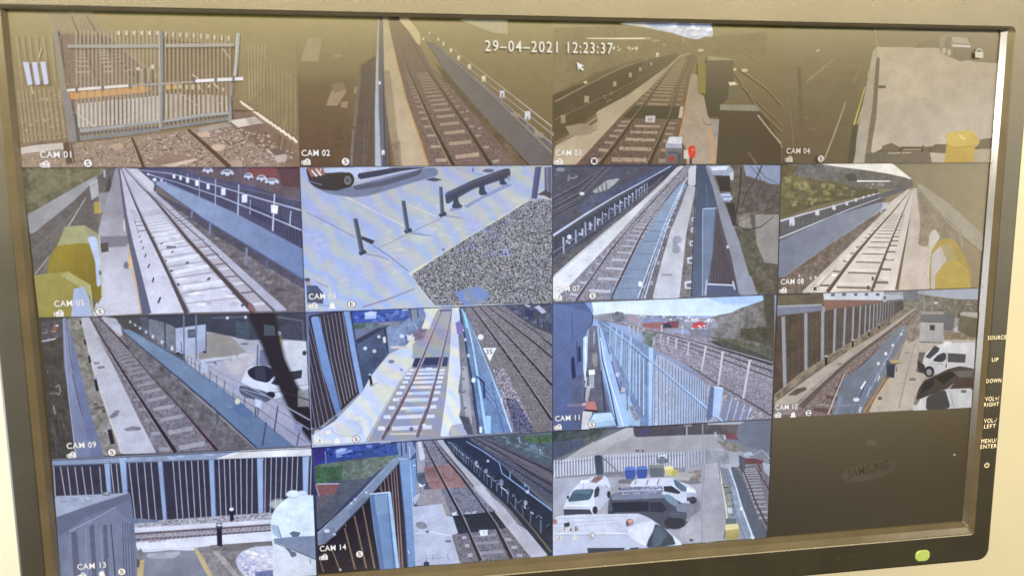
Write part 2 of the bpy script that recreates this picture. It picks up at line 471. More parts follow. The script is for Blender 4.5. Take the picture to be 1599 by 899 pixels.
A((340,720,310,470), (130,745,100,480), 10, 13, 11, (164,148,120), a=.7, caps=1); L([110,530,10, 340,520,10], (160,142,116), a=.6); L([120,710,12, 345,690,12], (150,134,112), a=.8)
A((330,420,310,190), (120,440,90,190), 7, 14, 12, (166,151,116), a=.5)
SP([120,480, 320,470, 330,700, 120,710], 40, 6, 14, (178,160,136), a=.5)
L([220,250,6, 205,300,6], (198,188,160)); L([165,450,6, 175,490,6], (198,186,160))
I('yellow_strip')
for i in range(11):
    x = 360 + i * 38; y = 500 - i * 3.6
    P([x-8,y-28+random.uniform(-6,10), x+13,y-30+random.uniform(-6,10), x+13,y+14, x-8,y+16], (218,160,86), 'p')
P([350,490,560,470,780,452,780,478,560,500,350,520],(212,152,84),'p',a=.6); D([878,455,22,22, 910,453,18,22], (212,170,92)); D([940,452,16,18, 972,455,14,22, 1005,455,14,24, 1035,455,13,26, 1090,450,12,14, 1160,468,12,16], (196,180,150))
P([350,480,385,478,385,515,352,515],(210,150,80))
D([722,392,24,66, 757,390,20,66, 793,388,18,70], (100,74,56)); D([722,360,20,12, 793,350,16,20], (214,200,186)); D([740,395,9,70,775,392,9,70],(176,160,140))
I('steel_gate', 'pair of galvanised palisade gates with a bright locking bar')
A((405,720,400,172), (832,684,826,168), 22, 13, 12, (172,158,138), a=.55, q=1.02, caps=1)
A((864,662,862,170), (1200,622,1196,190), 17, 12, 11, (170,156,134), a=.55, q=1.02, caps=1)
A((414,665,412,540), (822,632,822,500), 20, 12, 12, (188,182,178), q=1.02); A((868,620,868,490), (1180,580,1178,500), 14, 11, 10, (184,176,170), q=1.02)
A((428,705,428,690), (822,668,822,655), 20, 16, 16, (112,108,110), q=1.02); A((868,650,868,630), (1180,610,1180,598), 15, 14, 12, (110,104,106), q=1.02)
A((620,185,620,165), (820,185,820,165), 6, 10, 10, (214,204,188), q=1); A((866,190,866,168), (1190,215,1190,190), 10, 10, 9, (202,190,168), q=1)
L([355,243,16, 600,243,17, 830,241,17], (168,164,162)); L([860,240,17, 1040,238,17, 1218,236,15], (172,166,158)); L([370,255,4, 830,253,4], (120,104,80)); L([862,252,4, 1215,247,4], (124,106,80))
L([418,682,15, 640,655,15, 832,632,14], (156,160,168)); L([852,632,14, 1040,602,14, 1192,588,13], (162,164,170)); L([420,725,16, 640,700,17, 838,672,16], (134,136,142)); L([845,668,15, 1040,640,15, 1192,620,14], (136,138,142))
L([400,590,5, 500,660,6], (198,190,176)); L([930,480,4, 1030,550,4], (186,174,150)); L([1040,460,4, 1160,550,4], (176,162,138)); L([1160,255,6, 1200,310,6],(186,170,142)); L([1000,390,5,1060,430,6],(206,190,170)); L([1110,430,5,1140,465,5],(206,190,166))
L([838,165,22, 842,400,22, 842,672,20], (144,144,146)); L([830,165,4, 834,400,4, 833,665,4], (190,188,184)); L([850,165,4, 853,400,4, 851,665,4], (114,106,96))
L([1242,175,16, 1232,300,18, 1222,400,18], (170,168,170)); L([1234,178,4, 1222,395,4], (206,204,206)); L([1205,440,14, 1195,640,16], (150,150,152)); L([1203,500,5,1213,620,5],(98,92,92))
L([290,160,26, 330,440,30, 352,560,30], (158,148,134)); L([345,470,38, 385,740,46], (144,138,138)); L([352,740,44, 372,850,46], (108,88,70)); L([395,590,14,412,735,18],(108,104,104)); L([365,740,4, 385,850,4], (160,144,124))
L([352,472,13, 500,460,15, 672,448,15], (216,210,212)); L([672,448,9, 840,438,10, 1015,428,9], (170,160,154)); L([1012,424,15, 1150,416,16, 1266,411,17], (218,217,228)); L([355,480,3,672,456,3],(118,104,92))
D([403,468,12,34, 538,460,12,26, 678,450,10,24, 1012,420,10,34, 1124,418,12,26, 1216,412,10,28], (128,120,114))
CAP('CAM 01', 217, 821, [('v', 241, 855), ('S', 463, 849)])

# ---------------- CAM 02
V(1, 0, 460, 20, 3.595, 'camera view of a straight railway track beside a pipe and a long dark walkway', ((168,153,106), (156,142,96), (114,96,68), (98,76,62)))
I('dark_yard')
P([0,420, 300,400, 300,860, 0,860], (104,82,64), 'p', a=.3, f=110); P([380,300,450,250,450,860,340,860], (104,90,84), 'p', a=.7, f=20)
P([80,148, 150,150, 130,272, 35,270], (168,154,116), a=.7, f=8); E(240,242,22,6,(164,150,112),a=.6)
P([235,400, 290,440, 240,520, 180,520, 200,460], (164,142,116), a=.9, f=4); P([205,400,270,395,290,430,225,450],(142,122,96), f=4); P([260,500, 300,500, 295,535, 262,530], (156,134,108), f=3); P([335,420,355,420,345,455,332,450],(150,134,108),f=2)
L([378,340,4, 350,500,14, 335,640,16], (120,116,108), a=.9); L([330,655,14, 318,862,16], (118,118,126)); L([402,470,4, 388,862,10], (110,104,102)); L([450,100,2,440,300,4,400,860,6],(120,106,92),a=.6)
SP([180,560,440,560,440,860,60,860], 30, 8, 30, (92,68,54), a=.25)
I('walkway')
P([735,160, 795,175, 1450,740, 1450,862, 1310,862, 1000,520, 850,330], (132,122,108), 'c', g=(800,200,1400,840,(112,104,106)))
L([790,172,4, 1130,480,6, 1450,790,8], (150,138,118)); L([740,165,4, 850,335,5, 1000,525,8, 1320,862,12], (92,78,62))
P([800,290, 850,340, 1310,862, 1110,862, 900,520], (116,98,74), 'f', f=6)
I('ballast')
P([528,38, 605,38, 700,180, 760,300, 830,370, 1000,560, 1250,862, 750,862, 690,680, 620,480, 570,270], (138,118,96), 'b', g=(600,100,900,860,(122,102,98)))
I('white_path')
P([584,37, 640,37, 704,120, 704,186, 680,160, 640,100], (192,174,128), 'c')
I('concrete_path')
P([490,38, 522,38, 545,150, 575,280, 625,480, 690,670, 752,862, 566,862, 530,640, 508,440], (182,166,126), 'c', g=(520,100,640,860,(186,168,146)))
L([522,38,3, 545,150,4, 575,280,5, 625,480,6, 690,670,8, 752,862,10], (186,144,78))
P([500,330, 530,330, 560,560, 590,862, 550,862, 520,560], (128,112,94), 'd', a=.55, f=10); P([545,740,590,720,600,862,560,862],(120,102,88),'d',a=.5,f=8)
I('steel_pipe')
P([470,38, 495,38, 500,300, 520,862, 448,862, 448,500], (116,112,112), g=(480,300,480,860,(106,112,136)))
L([472,38,6, 464,300,14, 462,560,22, 470,862,30], (160,154,142), col2=(166,180,212)); L([496,100,2, 500,500,8, 512,862,14], (84,74,68), col2=(80,86,112))
D([497,785,14,24, 478,395,8,14], (214,218,228)); L([500,790,4, 500,860,5], (60,56,60)); L([470,40,2,462,300,4,455,860,5],(190,186,176))
I('railway_track')
A((902,810,1036,796), (682,345,750,338), 18, 22, 5, (170,150,132), q=3.0, jit=.06, col2=(152,136,110))
A((792,828,854,826), (620,346,636,345), 18, 18, 4, (172,154,138), q=3.0, jit=.1, col2=(150,134,108)); A((1112,834,1146,832), (775,340,795,338), 18, 15, 4, (164,148,130), q=3.0, jit=.12, col2=(148,132,108)); A((1030,648,1048,648),(860,410,870,410),5,10,5,(160,144,122),jit=.3)
L([545,60,3, 600,230,5, 640,330,7, 700,460,10, 780,640,14, 894,862,20], (120,100,76), col2=(76,56,50)); L([600,60,3, 680,200,5, 745,318,7, 830,440,10, 960,630,14, 1106,862,20], (122,102,78), col2=(78,58,52))
L([536,60,2, 632,330,3, 768,640,5, 876,862,7], (158,142,112), a=.8)
A((800,700,1000,690), (690,380,780,372), 10, 3, 2, (96,78,68), q=2.4, a=.5)
I('handrail')
L([760,110,2, 1000,290,4, 1445,640,6], (170,156,126), col2=(186,180,176)); L([780,170,2, 1000,330,4, 1445,680,5], (158,144,116), col2=(172,168,166)); L([800,200,2, 1040,390,4, 1445,735,8], (150,138,112), col2=(158,152,154))
A((1440,640,1440,730), (770,118,775,160), 14, 4, 2, (150,138,116), q=4)
D([722,148,7,12, 756,115,5,8, 806,152,6,12, 835,176,8,16, 877,212,10,18, 921,254,12,20, 981,303,15,24, 1061,372,18,30], (206,194,160)); D([1165,458,22,36, 1307,577,28,44], (196,198,214))
D([1165,484,6,60, 1307,615,8,60, 1061,400,4,40], (140,132,120)); P([1215,560,1265,570,1260,590,1215,575],(160,148,130),a=.8); P([1345,660,1395,680,1390,705,1350,690],(158,148,134),a=.8)
I('white_building')
P([925,40, 1190,45, 1192,122, 1110,110, 1030,80], (174,164,130), f=8, a=.9)
CAP('CAM 02', 42, 805, [('v', 67, 838), ('S', 287, 836)])

# ---------------- CAM 03
V(2, 0, 850, 20, 3.595, 'camera view of a railway track with platforms, dark bins and a small red signal', ((160,146,102), (152,138,96), (112,96,72), (104,90,68)))
I('sky')
P([425,62, 600,64, 938,72, 946,112, 940,136, 900,130, 862,150, 800,140, 720,112, 620,92, 560,78], (186,192,208), 'd')
SP([620,75, 930,80, 930,125, 800,130], 26, 10, 26, (218,220,228), a=.6, asp=.5); P([425,62,560,64,600,82,540,76],(212,208,196))
I('hillside')
P([50,90, 420,75, 620,100, 860,158, 940,140, 1250,110, 1250,230, 860,235, 600,270, 50,470], (138,124,88), 'd', a=.7, f=5)
L([238,145,5, 400,146,8, 598,145,8], (214,204,160)); D([625,158,36,8, 670,180,14,6, 780,155,10,8, 580,146,30,10], (166,152,118))
SP([380,185,530,185,530,215,380,215], 9, 6, 12, (184,172,130)); D([475,200,10,8,495,203,12,7,516,200,14,12,390,197,10,10], (200,190,150)); D([878,212,26,12],(186,174,140)); D([636,238,12,20],(222,214,182))
I('boundary_fence')
P([50,460, 600,262, 760,225, 700,290, 470,455, 290,560, 50,740], (104,90,64), 'd', a=.9, f=6)
P([50,470,300,340,560,262,480,400,290,540,50,700],(96,82,62),'d',a=.5,f=20)
L([60,500,8, 230,410,7, 450,300,6, 600,258,4, 800,215,2], (150,134,98), col2=(140,126,92)); L([60,600,5, 400,440,4, 700,290,3], (136,120,90), a=.7); L([60,730,8, 200,650,6, 300,580,4], (140,124,96), a=.7)
D([395,400,14,24, 482,350,12,22, 538,318,10,18, 600,288,7,14, 638,240,8,14], (166,152,120)); D([237,486,22,34], (158,144,118)); D([105,597,22,44], (150,138,112)); SP([330,450,380,450,370,500,340,500], 9, 4, 9, (152,138,104)); L([0,600,12, 50,690,14],(150,146,156)); E(230,392,8,5,(200,188,150))
I('platform')
P([830,228, 758,243, 700,298, 470,465, 290,560, 302,615, 60,755, 50,862, 172,862, 450,560, 600,420, 740,275], (164,150,118), 'c', g=(700,300,150,850,(182,166,142)))
L([172,862,8, 450,560,6, 600,420,4, 740,275,3], (176,126,78)); 
for t in range(20): L([130+8*t,655-6*math.sin(t/19*3.14)-0, 2, 138+8*t,655-6*math.sin((t+1)/19*3.14), 2], (134,120,96))
L([290,630,4, 290,655,4, 240,680,4, 150,685,4], (110,96,74)); L([60,750,3,290,590,3],(190,172,146)); P([120,640,200,625,280,640,260,680,150,690],(154,138,112),'c',f=6)
P([820,348, 858,350, 862,455, 892,470, 915,590, 985,640, 970,862, 800,862, 795,760, 752,690, 775,600, 800,450], (162,148,118), 'c', g=(820,350,880,850,(172,154,140)))
L([880,590,4, 900,625,4, 985,640,4], (124,110,92)); L([752,690,12, 778,600,9, 803,440,5, 820,350,3], (224,140,78)); L([925,640,9, 936,740,10, 950,862,12], (206,146,96)); P([935,600,990,600,985,660,955,720,940,650],(158,146,138),'c'); D([800,795,34,46],(196,188,186))
I('ballast')
P([172,862, 450,560, 600,420, 740,275, 830,232, 862,250, 820,350, 800,450, 775,600, 750,700, 690,730, 680,862], (134,116,84), 'b', g=(760,300,450,850,(112,92,84)))
I('railway_track')
A((376,826,574,828), (505,636,650,640), 5, 24, 12, (168,146,128), 'c', q=1.5, jit=.08); A((262,818,320,826),(430,612,480,612), 7, 18, 11, (160,140,122), q=1.6, jit=.15); A((640,830,690,832),(692,620,735,620), 6, 20, 11, (156,136,120), q=1.6, jit=.1)
A((580,512,690,516), (740,262,795,262), 26, 10, 2.5, (156,140,106), q=2.6, jit=.08); A((520,508,560,512),(690,300,712,300), 16, 8, 3, (152,136,104), q=2, jit=.1); A((735,518,768,518),(790,300,806,300), 14, 8, 3, (150,134,104), q=2, jit=.1)
P([505,524, 772,527, 768,596, 438,590], (94,80,62), 'p', g=(500,530,500,596,(84,72,58)))
L([303,862,20, 400,740,16, 505,592,12, 620,430,8, 720,300,5, 770,250,4, 830,232,2], (84,62,52), col2=(120,102,76)); L([580,862,20, 640,730,16, 700,592,12, 745,440,8, 790,330,5, 815,262,4, 832,236,2], (84,62,52), col2=(122,104,78))
L([292,855,5, 494,592,3, 712,300,2], (150,130,112)); L([570,855,5, 692,592,3, 784,330,2], (150,130,112)); SP([470,640,660,640,600,850,330,850], 90, 4, 8, (88,70,62), a=.7)
P([752,590,762,530,778,528,772,590],(182,172,150)); P([568,582, 620,580, 616,616, 566,612], (186,182,182)); D([592,600,24,14],(150,146,146))
I('equipment_box', 'grey box with a bright lid')
P([680,756, 768,756, 766,852, 680,852], (122,120,124), g=(690,760,690,850,(108,102,106))); P([700,698, 770,699, 768,758, 680,756], (196,202,214), 'c'); P([680,735,768,738,768,758,680,756],(160,166,184)); E(712,822,16,13,(176,72,62)); D([755,820,18,60],(94,90,96)); D([720,785,50,5],(88,84,88))
I('red_signal')
P([808,750, 838,745, 846,770, 842,815, 812,818, 806,780], (222,72,54)); D([820,835,10,40], (76,62,54)); SP([812,755,838,755,838,810,812,810], 7, 4, 7, (246,140,120))
I('storage_bin')
P([860,280, 908,290, 905,455, 860,448], (148,130,72)); P([905,262, 1062,262, 1062,395, 1036,400, 1030,480, 990,520, 986,582, 925,582, 905,470], (116,102,70), g=(960,270,960,580,(98,86,62))); P([915,248,1020,256,1062,268,915,268],(162,148,112),f=3)
P([1035,395,1085,400,1090,470,1030,485],(126,116,90)); P([1032,392,1065,392,1080,404,1040,408],(206,196,160))
I('storage_bin')
P([985,540, 1215,550, 1340,760, 1340,862, 962,862], (106,92,68), g=(1100,550,1100,850,(94,82,66))); P([985,518, 1190,522, 1215,552, 985,546], (148,140,122)); L([1140,780,10,1190,850,14],(128,114,92),a=.6)
I('handrail')
L([1060,330,6, 1200,540,7, 1340,680,8], (138,122,94), a=.8); L([1100,320,12, 1250,430,5, 1350,540,6], (144,130,102), a=.8); L([1195,575,9, 1270,670,9, 1340,752,10], (172,156,128)); L([1090,400,4,1340,640,5],(136,120,94),a=.7); D([1066,320,14,12,1120,325,30,12],(196,182,136)); L([1050,180,3,1250,300,3],(146,132,98),a=.5)
L([1000,500,3,1350,500,3],(120,104,76),a=.4)
CAP('CAM 03', 60, 803, [('v', 78, 837), ('1', 276, 833)])

# ---------------- CAM 04
V(3, 0, 1200, 0, 3.331, 'camera view of a pale yard with a yellow bin and a parked car', ((152,140,102), (152,140,104), (122,108,82), (112,96,74)))
I('dark_trees')
SP([70,300, 520,180, 500,450, 420,840, 80,840], 30, 20, 60, (104,90,62), 'p', a=.10); SP([80,300, 450,300, 420,760, 80,760], 20, 8, 24, (146,132,98), 'p', a=.14)
L([200,425,6, 350,300,4], (162,148,116)); L([250,270,10,265,258,8],(184,172,136)); L([400,535,8, 345,690,9, 290,830,9], (162,148,122)); L([440,440,4,480,340,4],(160,146,100)); L([100,500,4,120,640,4,130,760,5],(140,126,102),a=.7); L([160,350,18,175,700,22],(112,98,72),a=.5); L([0,680,9, 70,765,10],(168,156,140))
I('yard')
P([560,245, 760,240, 890,238, 1210,330, 1200,480, 1170,735, 1060,765, 900,760, 600,765, 535,800, 545,500], (184,170,142), 'c', g=(700,300,760,760,(184,170,156)))
P([600,350,900,330,850,480,600,520], (190,176,150), 'c', a=.4, f=30); P([565,160, 1210,150, 1210,330, 1060,320, 890,250, 760,245, 565,245], (150,136,104), 'd', f=4)
D([585,453,46,12], (122,106,82)); L([555,150,6, 560,260,6],(170,156,122)); P([750,250,890,180,890,245],(140,126,94),f=6)
I('boundary_wall')
P([545,258, 562,258, 572,300, 545,560, 500,852, 438,852, 470,660, 500,500], (170,160,132), 'c', g=(550,300,480,850,(170,160,150)))
P([562,300, 578,300, 560,600, 520,852, 498,852, 540,560], (134,120,96), 'd', f=3); P([440,655,462,650,455,720,450,800,438,852,410,852],(100,88,66),'d')
L([500,455,6, 470,560,7, 444,650,10], (186,172,96)); L([488,560,4, 462,645,6], (190,178,120)); L([520,370,4,512,400,5],(176,164,104))
I('parked_car')
P([905,190, 955,186, 1035,194, 1058,235, 1060,290, 1000,318, 930,290, 892,268, 890,215], (160,148,122), f=6, g=(900,200,1050,300,(134,120,94))); P([955,195,1030,200,1045,230,960,225],(176,166,142),f=3)
L([955,238,11, 1050,243,12], (200,194,182)); P([925,195,950,195,940,250,915,245],(122,108,84),f=3); D([912,265,14,22,938,275,12,26],(186,176,152)); P([960,255,1050,258,1050,310,1000,318,960,295],(130,116,92),f=4)
I('kerb_equipment')
P([505,800, 620,790, 840,792, 845,852, 500,852], (122,110,92), 'd'); P([590,760,640,745,680,765,600,785],(124,110,86),'d',f=3); L([620,798,6, 740,794,6],(178,166,144)); L([690,768,10, 800,770,12], (94,82,66)); L([803,755,8,800,795,8],(102,88,70)); L([685,772,6,690,800,6],(96,84,66)); L([700,778,4,790,778,4],(178,166,150))
P([840,770, 870,752, 930,752, 925,800, 850,800], (120,106,84), 'd', f=4); P([840,795,925,800,915,850,850,850],(184,172,152),'c')
P([1090,730,1180,715,1165,770,1090,775],(124,110,84),'d',f=5); P([1060,780,1165,775,1155,852,1060,852],(172,158,136),'c',f=3)
I('wheelie_bin', 'yellow wheelie bin')
P([925,745, 962,768, 1072,752, 1062,852, 915,852], (192,160,72), g=(940,750,940,850,(184,150,74))); P([925,694, 1055,678, 1098,738, 1085,755, 962,768, 930,752], (204,178,88), g=(940,690,1080,760,(196,168,84))); L([990,700,5,1010,722,6,1025,720,6],(228,208,146)); L([930,752,3,962,768,3,1080,755,3],(160,130,62))
CAP('CAM 04', 86, 800, [('v', 100, 829), ('S', 265, 826)], wcol=(226,216,200))
# ---------------- CAM 05
V(0, 1, 30, 245, 3.459, 'camera view of a curving railway track with yellow grit bins and a blue walkway', ((146,128,80), (100,80,92), (112,98,100), (110,96,78)), 'p')
I('embankment')
P([0,60, 470,60, 400,130, 60,330, 0,350], (128,112,66), 'f', g=(60,80,80,340,(112,98,62))); P([60,160,400,62,450,62,60,250],(138,120,66),'d',a=.4,f=10)
P([44,315, 350,140, 425,100, 300,235, 70,420, 40,400], (158,148,138), 'c'); P([40,400, 70,420, 300,235, 430,110, 470,62, 530,62, 485,160, 430,260, 425,400, 330,370, 210,450, 80,690, 60,690], (110,96,84), 'd')
L([250,400,5, 300,320,4, 360,220,3], (196,184,164)); L([80,640,5,160,540,5],(170,156,136)); L([60,520,6,330,270,4],(134,120,106),a=.7); L([75,600,6,260,420,4],(92,78,62),a=.7)
P([380,140,422,118,428,205,392,232], (176,168,158)); L([390,160,4,420,145,4],(130,122,116)); L([460,70,10,462,110,10],(176,166,160)); P([405,246, 440,242, 446,300, 408,306], (186,148,24)); P([440,250,470,180,490,100,500,200,470,260],(86,72,66),'d',f=8)
I('platform')
P([520,62, 548,62, 560,300, 600,480, 660,843, 400,860, 440,700, 430,400, 470,240, 500,160], (150,138,142), 'c', g=(500,250,540,640,(196,186,192)))
P([440,432, 590,428, 588,478, 445,490], (124,112,122), f=8, a=.9); P([440,470,480,462,482,510,445,515],(86,78,66)); P([430,200,500,190,505,260,440,300],(160,148,150),f=10,a=.7)
L([588,470,10, 600,560,12, 640,720,14, 660,843,16], (208,162,110)); P([588,540,606,540,612,600,596,600],(232,170,90)); E(578,585,12,18,(120,110,124)); D([568,370,6,60],(214,196,140))
I('track_bed')
P([545,62, 590,62, 735,190, 1000,430, 1450,826, 900,838, 690,846, 600,420], (186,176,184), 'c', g=(600,150,900,800,(206,198,210)))
SP([640,360, 790,350, 1240,800, 900,830], 60, 10, 44, (172,162,172), a=.4, asp=.3); SP([660,420, 820,400, 1200,780, 920,820], 36, 10, 40, (232,228,236), a=.5, asp=.25)
P([590,64, 640,68, 735,150, 730,190, 690,160], (202,190,192), 'c')
P([700,190, 740,195, 1010,430, 1450,826, 1385,830, 1160,640, 950,440], (172,168,184), 'c')
P([690,190, 720,200, 990,440, 1370,829, 1240,829, 1060,640, 860,410], (178,166,172), 'c')
L([540,64,8, 556,180,12, 575,320,18, 605,470,26, 650,660,36, 690,848,50], (106,102,116), col2=(88,92,122))
I('railway_track')
A((880,735,1140,695), (650,300,770,280), 17, 8, 2.5, (146,134,142), q=3.4, jit=.1, a=.8); A((900,790,1190,760), (655,310,775,290), 15, 7, 2.5, (158,146,156), q=3.4, jit=.1, a=.7)
A((885,708,1100,668), (670,330,770,316), 13, 22, 4, (222,218,230), q=3.2, jit=.1, a=.75)
A((845,690,870,690),(655,340,668,340), 14, 12, 4, (70,60,66), q=3.2, jit=.3); A((752,790,764,755),(622,348,626,342), 12, 10, 4, (62,56,66), q=3.4, jit=.2)
A((1150,740,1270,728), (800,290,845,280), 16, 9, 3, (112,102,112), q=3.4, jit=.12); A((1200,800,1330,788), (815,300,860,292), 14, 14, 4, (214,208,218), q=3.4, jit=.12, a=.6); A((640,400,690,396), (600,290,625,288), 8, 6, 3, (132,122,130), q=2)
L([552,64,4, 590,160,7, 640,280,11, 690,390,14, 745,500,18, 820,650,24, 908,842,32], (86,70,72)); L([560,64,2, 650,280,3, 756,500,5, 925,842,9], (160,150,156))
L([572,64,4, 650,150,6, 735,235,9, 820,335,13, 905,440,17, 1060,610,23, 1270,835,34], (86,66,68)); L([582,64,2, 745,235,3, 918,440,5, 1290,835,8], (150,136,138)); P([1240,780,1265,800,1270,835,1240,820],(150,90,90))
L([690,180,4, 840,320,6, 990,450,8, 1180,640,10, 1380,832,14], (104,96,104)); L([770,255,3, 1000,460,5],(120,110,118)); L([536,66,3, 560,200,4, 582,330,5], (94,84,96)); D([822,487,50,12],(118,106,124))
A((1200,805,1222,790),(720,440,732,430), 6, 14, 6, (90,80,80), q=2.5)
I('verge')
P([735,190, 1000,330, 1545,665, 1550,826, 1450,824, 1010,430], (114,100,104), 'f'); SP([780,220, 1000,340, 1500,700, 1500,800, 1100,480], 60, 6, 18, (140,124,116), 'f', a=.5, asp=.5); SP([850,270,1000,380,1460,770,1300,640],14,10,34,(176,160,140),a=.4,asp=.3); P([735,190,1000,330,1545,665,1545,715,1000,385],(78,72,96),'d',a=.8,f=4)
I('road')
P([640,62, 1525,60, 1530,500, 1160,300, 800,140, 725,135], (92,84,112), 'd', g=(1200,60,1200,400,(78,74,106))); P([880,62, 1520,60, 1524,240, 1250,150, 1000,100], (112,88,92), 'd', f=6)
I('red_building')
P([1238,62, 1392,60, 1394,124, 1300,120, 1240,100], (146,72,66)); P([1392,60,1525,58,1525,170,1420,155],(110,66,66),'d')
for x, y, w_ in ((1020,71,56), (1125,84,70), (1240,103,50), (1310,114,56), (1366,131,78)):
    I('parked_car'); P([x-w_/2,y+8, x-w_/2+4,y-2, x-w_/4,y-14, x+w_/5,y-14, x+w_/2-4,y, x+w_/2,y+10, x,y+18], (196,194,208)); P([x-w_/4,y-10,x+w_/6,y-10,x+w_/4,y-2,x-w_/3,y-2],(120,116,140)); D([x-w_/4,y+14,10,7,x+w_/4,y+14,10,7],(60,54,70))
I('walkway')
P([725,135, 800,138, 1170,305, 1532,500, 1546,664, 1250,485, 1000,330], (140,156,190), 'c', g=(800,150,1500,620,(104,126,178)))
L([725,140,4, 1000,335,7, 1546,668,10], (88,96,140)); L([800,138,3, 1170,305,4, 1532,500,5], (110,122,176))
L([738,135,10,730,185,8],(88,84,110)); A((1230,490,1225,585), (935,290,933,330), 3, 14, 9, (120,124,156), q=2); D([1340,580,12,50],(90,96,130))
I('mesh_fence')
A((1525,420,1520,250), (800,150,798,100), 60, 5, 1.5, (70,66,96), q=5, a=.75); A((1525,490,1515,380),(1250,310,1245,250), 22, 7, 4, (58,54,84), q=1.6, a=.8)
L([640,70,2, 820,90,4, 1050,150,5, 1300,225,6, 1530,290,8], (172,178,208)); L([700,95,2, 860,140,3, 1100,220,5, 1300,300,6, 1532,398,8], (168,176,210)); L([860,96,2, 1200,170,3, 1530,240,4], (120,118,150), a=.8)
L([1380,200,8, 1370,400,9], (180,182,206)); L([1187,150,7, 1182,312,8], (172,174,200)); L([1062,122,6, 1060,262,6], (160,162,190)); L([975,110,4,974,220,5],(150,150,180)); L([1468,290,6,1462,370,7],(176,178,204)); L([910,90,4,912,130,4],(150,150,180)); L([1250,230,4,1248,310,5],(150,152,182))
D([733,123,14,12, 838,105,10,18, 873,113,10,20, 911,126,13,24, 962,141,16,28, 1022,160,13,26, 1104,188,20,34, 1218,225,26,38], (216,216,230)); P([1362,260, 1398,264, 1394,306, 1364,300], (226,226,238))
L([690,88,2,780,120,3],(190,196,220)); D([770,128,10,8,700,95,10,5],(206,206,220))
I('grit_bin', 'yellow grit bin with a pale side panel')
P([165,545, 210,475, 250,378, 360,370, 432,420, 446,600, 452,745, 425,795, 380,705, 270,620, 160,640], (152,128,14), g=(200,450,400,760,(134,108,10)))
P([250,378, 358,371, 395,468, 330,462, 212,478], (168,158,84)); P([358,371,432,420,446,600,415,560,395,468],(158,144,92)); P([172,560, 215,482, 330,466, 392,520, 408,590, 412,720, 375,695, 270,617, 170,620], (166,130,6), g=(200,480,380,700,(136,104,4)))
P([372,430, 420,432, 440,560, 442,690, 425,700, 415,560, 388,480], (178,188,216)); L([432,420,5, 446,600,6, 450,745,6], (196,184,110)); L([300,470,3,290,610,3],(150,124,50)); L([225,480,3,215,600,3],(152,126,50)); L([365,490,3,372,690,3],(150,122,48)); E(440,625,6,12,(120,110,90))
I('grit_bin')
P([85,640, 265,617, 385,690, 405,862, 60,866], (164,144,44), g=(100,640,300,850,(150,128,20))); P([265,618, 385,690, 398,760, 340,705, 230,640],(178,162,66)); P([300,712, 350,700, 380,765, 398,862, 285,864], (162,174,206)); L([265,618,4,225,700,4,210,860,5],(146,130,62)); L([385,690,5,405,862,7],(186,176,100)); L([130,640,3,100,860,3],(148,134,72))
CAP('CAM 05', 197, 806, [('v', 222, 842), ('S', 442, 832)])

# ---------------- CAM 06
V(1, 1, 460, 245, 3.595, 'camera view of a pale concrete yard with bollards, a crash barrier and dark gravel', ((168,166,186), (176,174,180), (176,180,196), (164,178,216)), 'm')
I('concrete_yard')
SP([60,320, 640,240, 900,300, 900,500, 640,640, 300,800, 70,640], 60, 10, 34, (198,184,176), 'm', a=.22, asp=.45); SP([560,300, 1300,160, 1300,230, 760,560, 650,620, 500,480], 46, 14, 50, (200,188,182), 'm', a=.22, asp=.5)
SP([70,420, 640,400, 620,640, 200,820, 70,700], 60, 8, 26, (160,180,228), 'm', a=.22, asp=.5); SP([760,250,1200,200,1100,330,700,560],20,14,50,(178,172,226),'m',a=.22,asp=.5); SP([300,540,600,560,620,640,280,720],16,14,40,(214,182,170),'m',a=.22,asp=.4)
P([40,62,180,62,420,270,640,400,560,470,330,350,55,290],(164,170,200),'m',a=.35,f=20)
L([70,312,3, 200,375,3, 340,452,4], (96,100,124)); L([440,495,4, 530,555,4, 640,642,4], (92,94,116)); L([465,515,3, 650,425,3, 830,340,3], (136,130,140)); L([240,200,8, 420,290,10, 640,400,10], (206,192,174), a=.7); L([640,270,6,800,335,7],(206,192,172),a=.7)
L([380,842,9, 520,800,9, 675,738,7], (152,132,160)); L([650,655,10, 715,745,12, 790,832,16], (202,194,168)); L([70,820,6,200,838,6],(140,144,170)); P([640,655, 1320,238, 1330,248, 668,672],(206,200,176),'m'); L([870,300,4,1040,240,4,1190,160,4],(158,152,164)); L([200,385,10, 330,440,6],(150,160,196),a=.5)
L([900,62,5,1060,105,8],(150,156,196)); E(1088,78,30,9,(104,100,130)); L([1000,62,6,1002,84,6],(70,66,84))
P([735,128,780,118,828,127,785,138],(72,64,78)); P([760,132,785,126,805,129,784,136],(106,90,92)); E(835,520,5,5,(96,96,130))
I('gravel')
P([655,662, 900,500, 1160,345, 1330,238, 1442,240, 1446,818, 788,832, 715,740], (128,124,124), 'g')
SP([1000,400,1250,330,1200,560,900,560],18,16,50,(124,118,168),'g',a=.35); SP([1150,500,1400,450,1400,780,1100,760],16,16,60,(144,138,130),'g',a=.3)
I('inspection_cover')
P([965,735, 1055,730, 1092,775, 1045,826, 955,828, 902,768], (120,136,190), 'm', f=6); SP([950,740,1060,740,1050,820,940,820],8,10,24,(140,150,160),a=.4)
I('shadow_on_ground')
P([100,160, 330,165, 730,62, 800,68, 802,102, 700,130, 500,190, 410,215, 330,224, 190,205], (116,122,150), 'c', f=8)
L([405,545,10, 470,555,8, 525,574,4], (140,142,168)); L([650,425,10, 710,435,8, 762,443,4], (136,138,164)); L([838,328,8, 900,338,7, 955,347,3], (138,142,166))
P([950,275, 1190,150, 1220,158, 1040,240, 965,290], (134,146,188), f=4); P([870,290,930,275,945,290,880,305],(140,146,180),f=3)
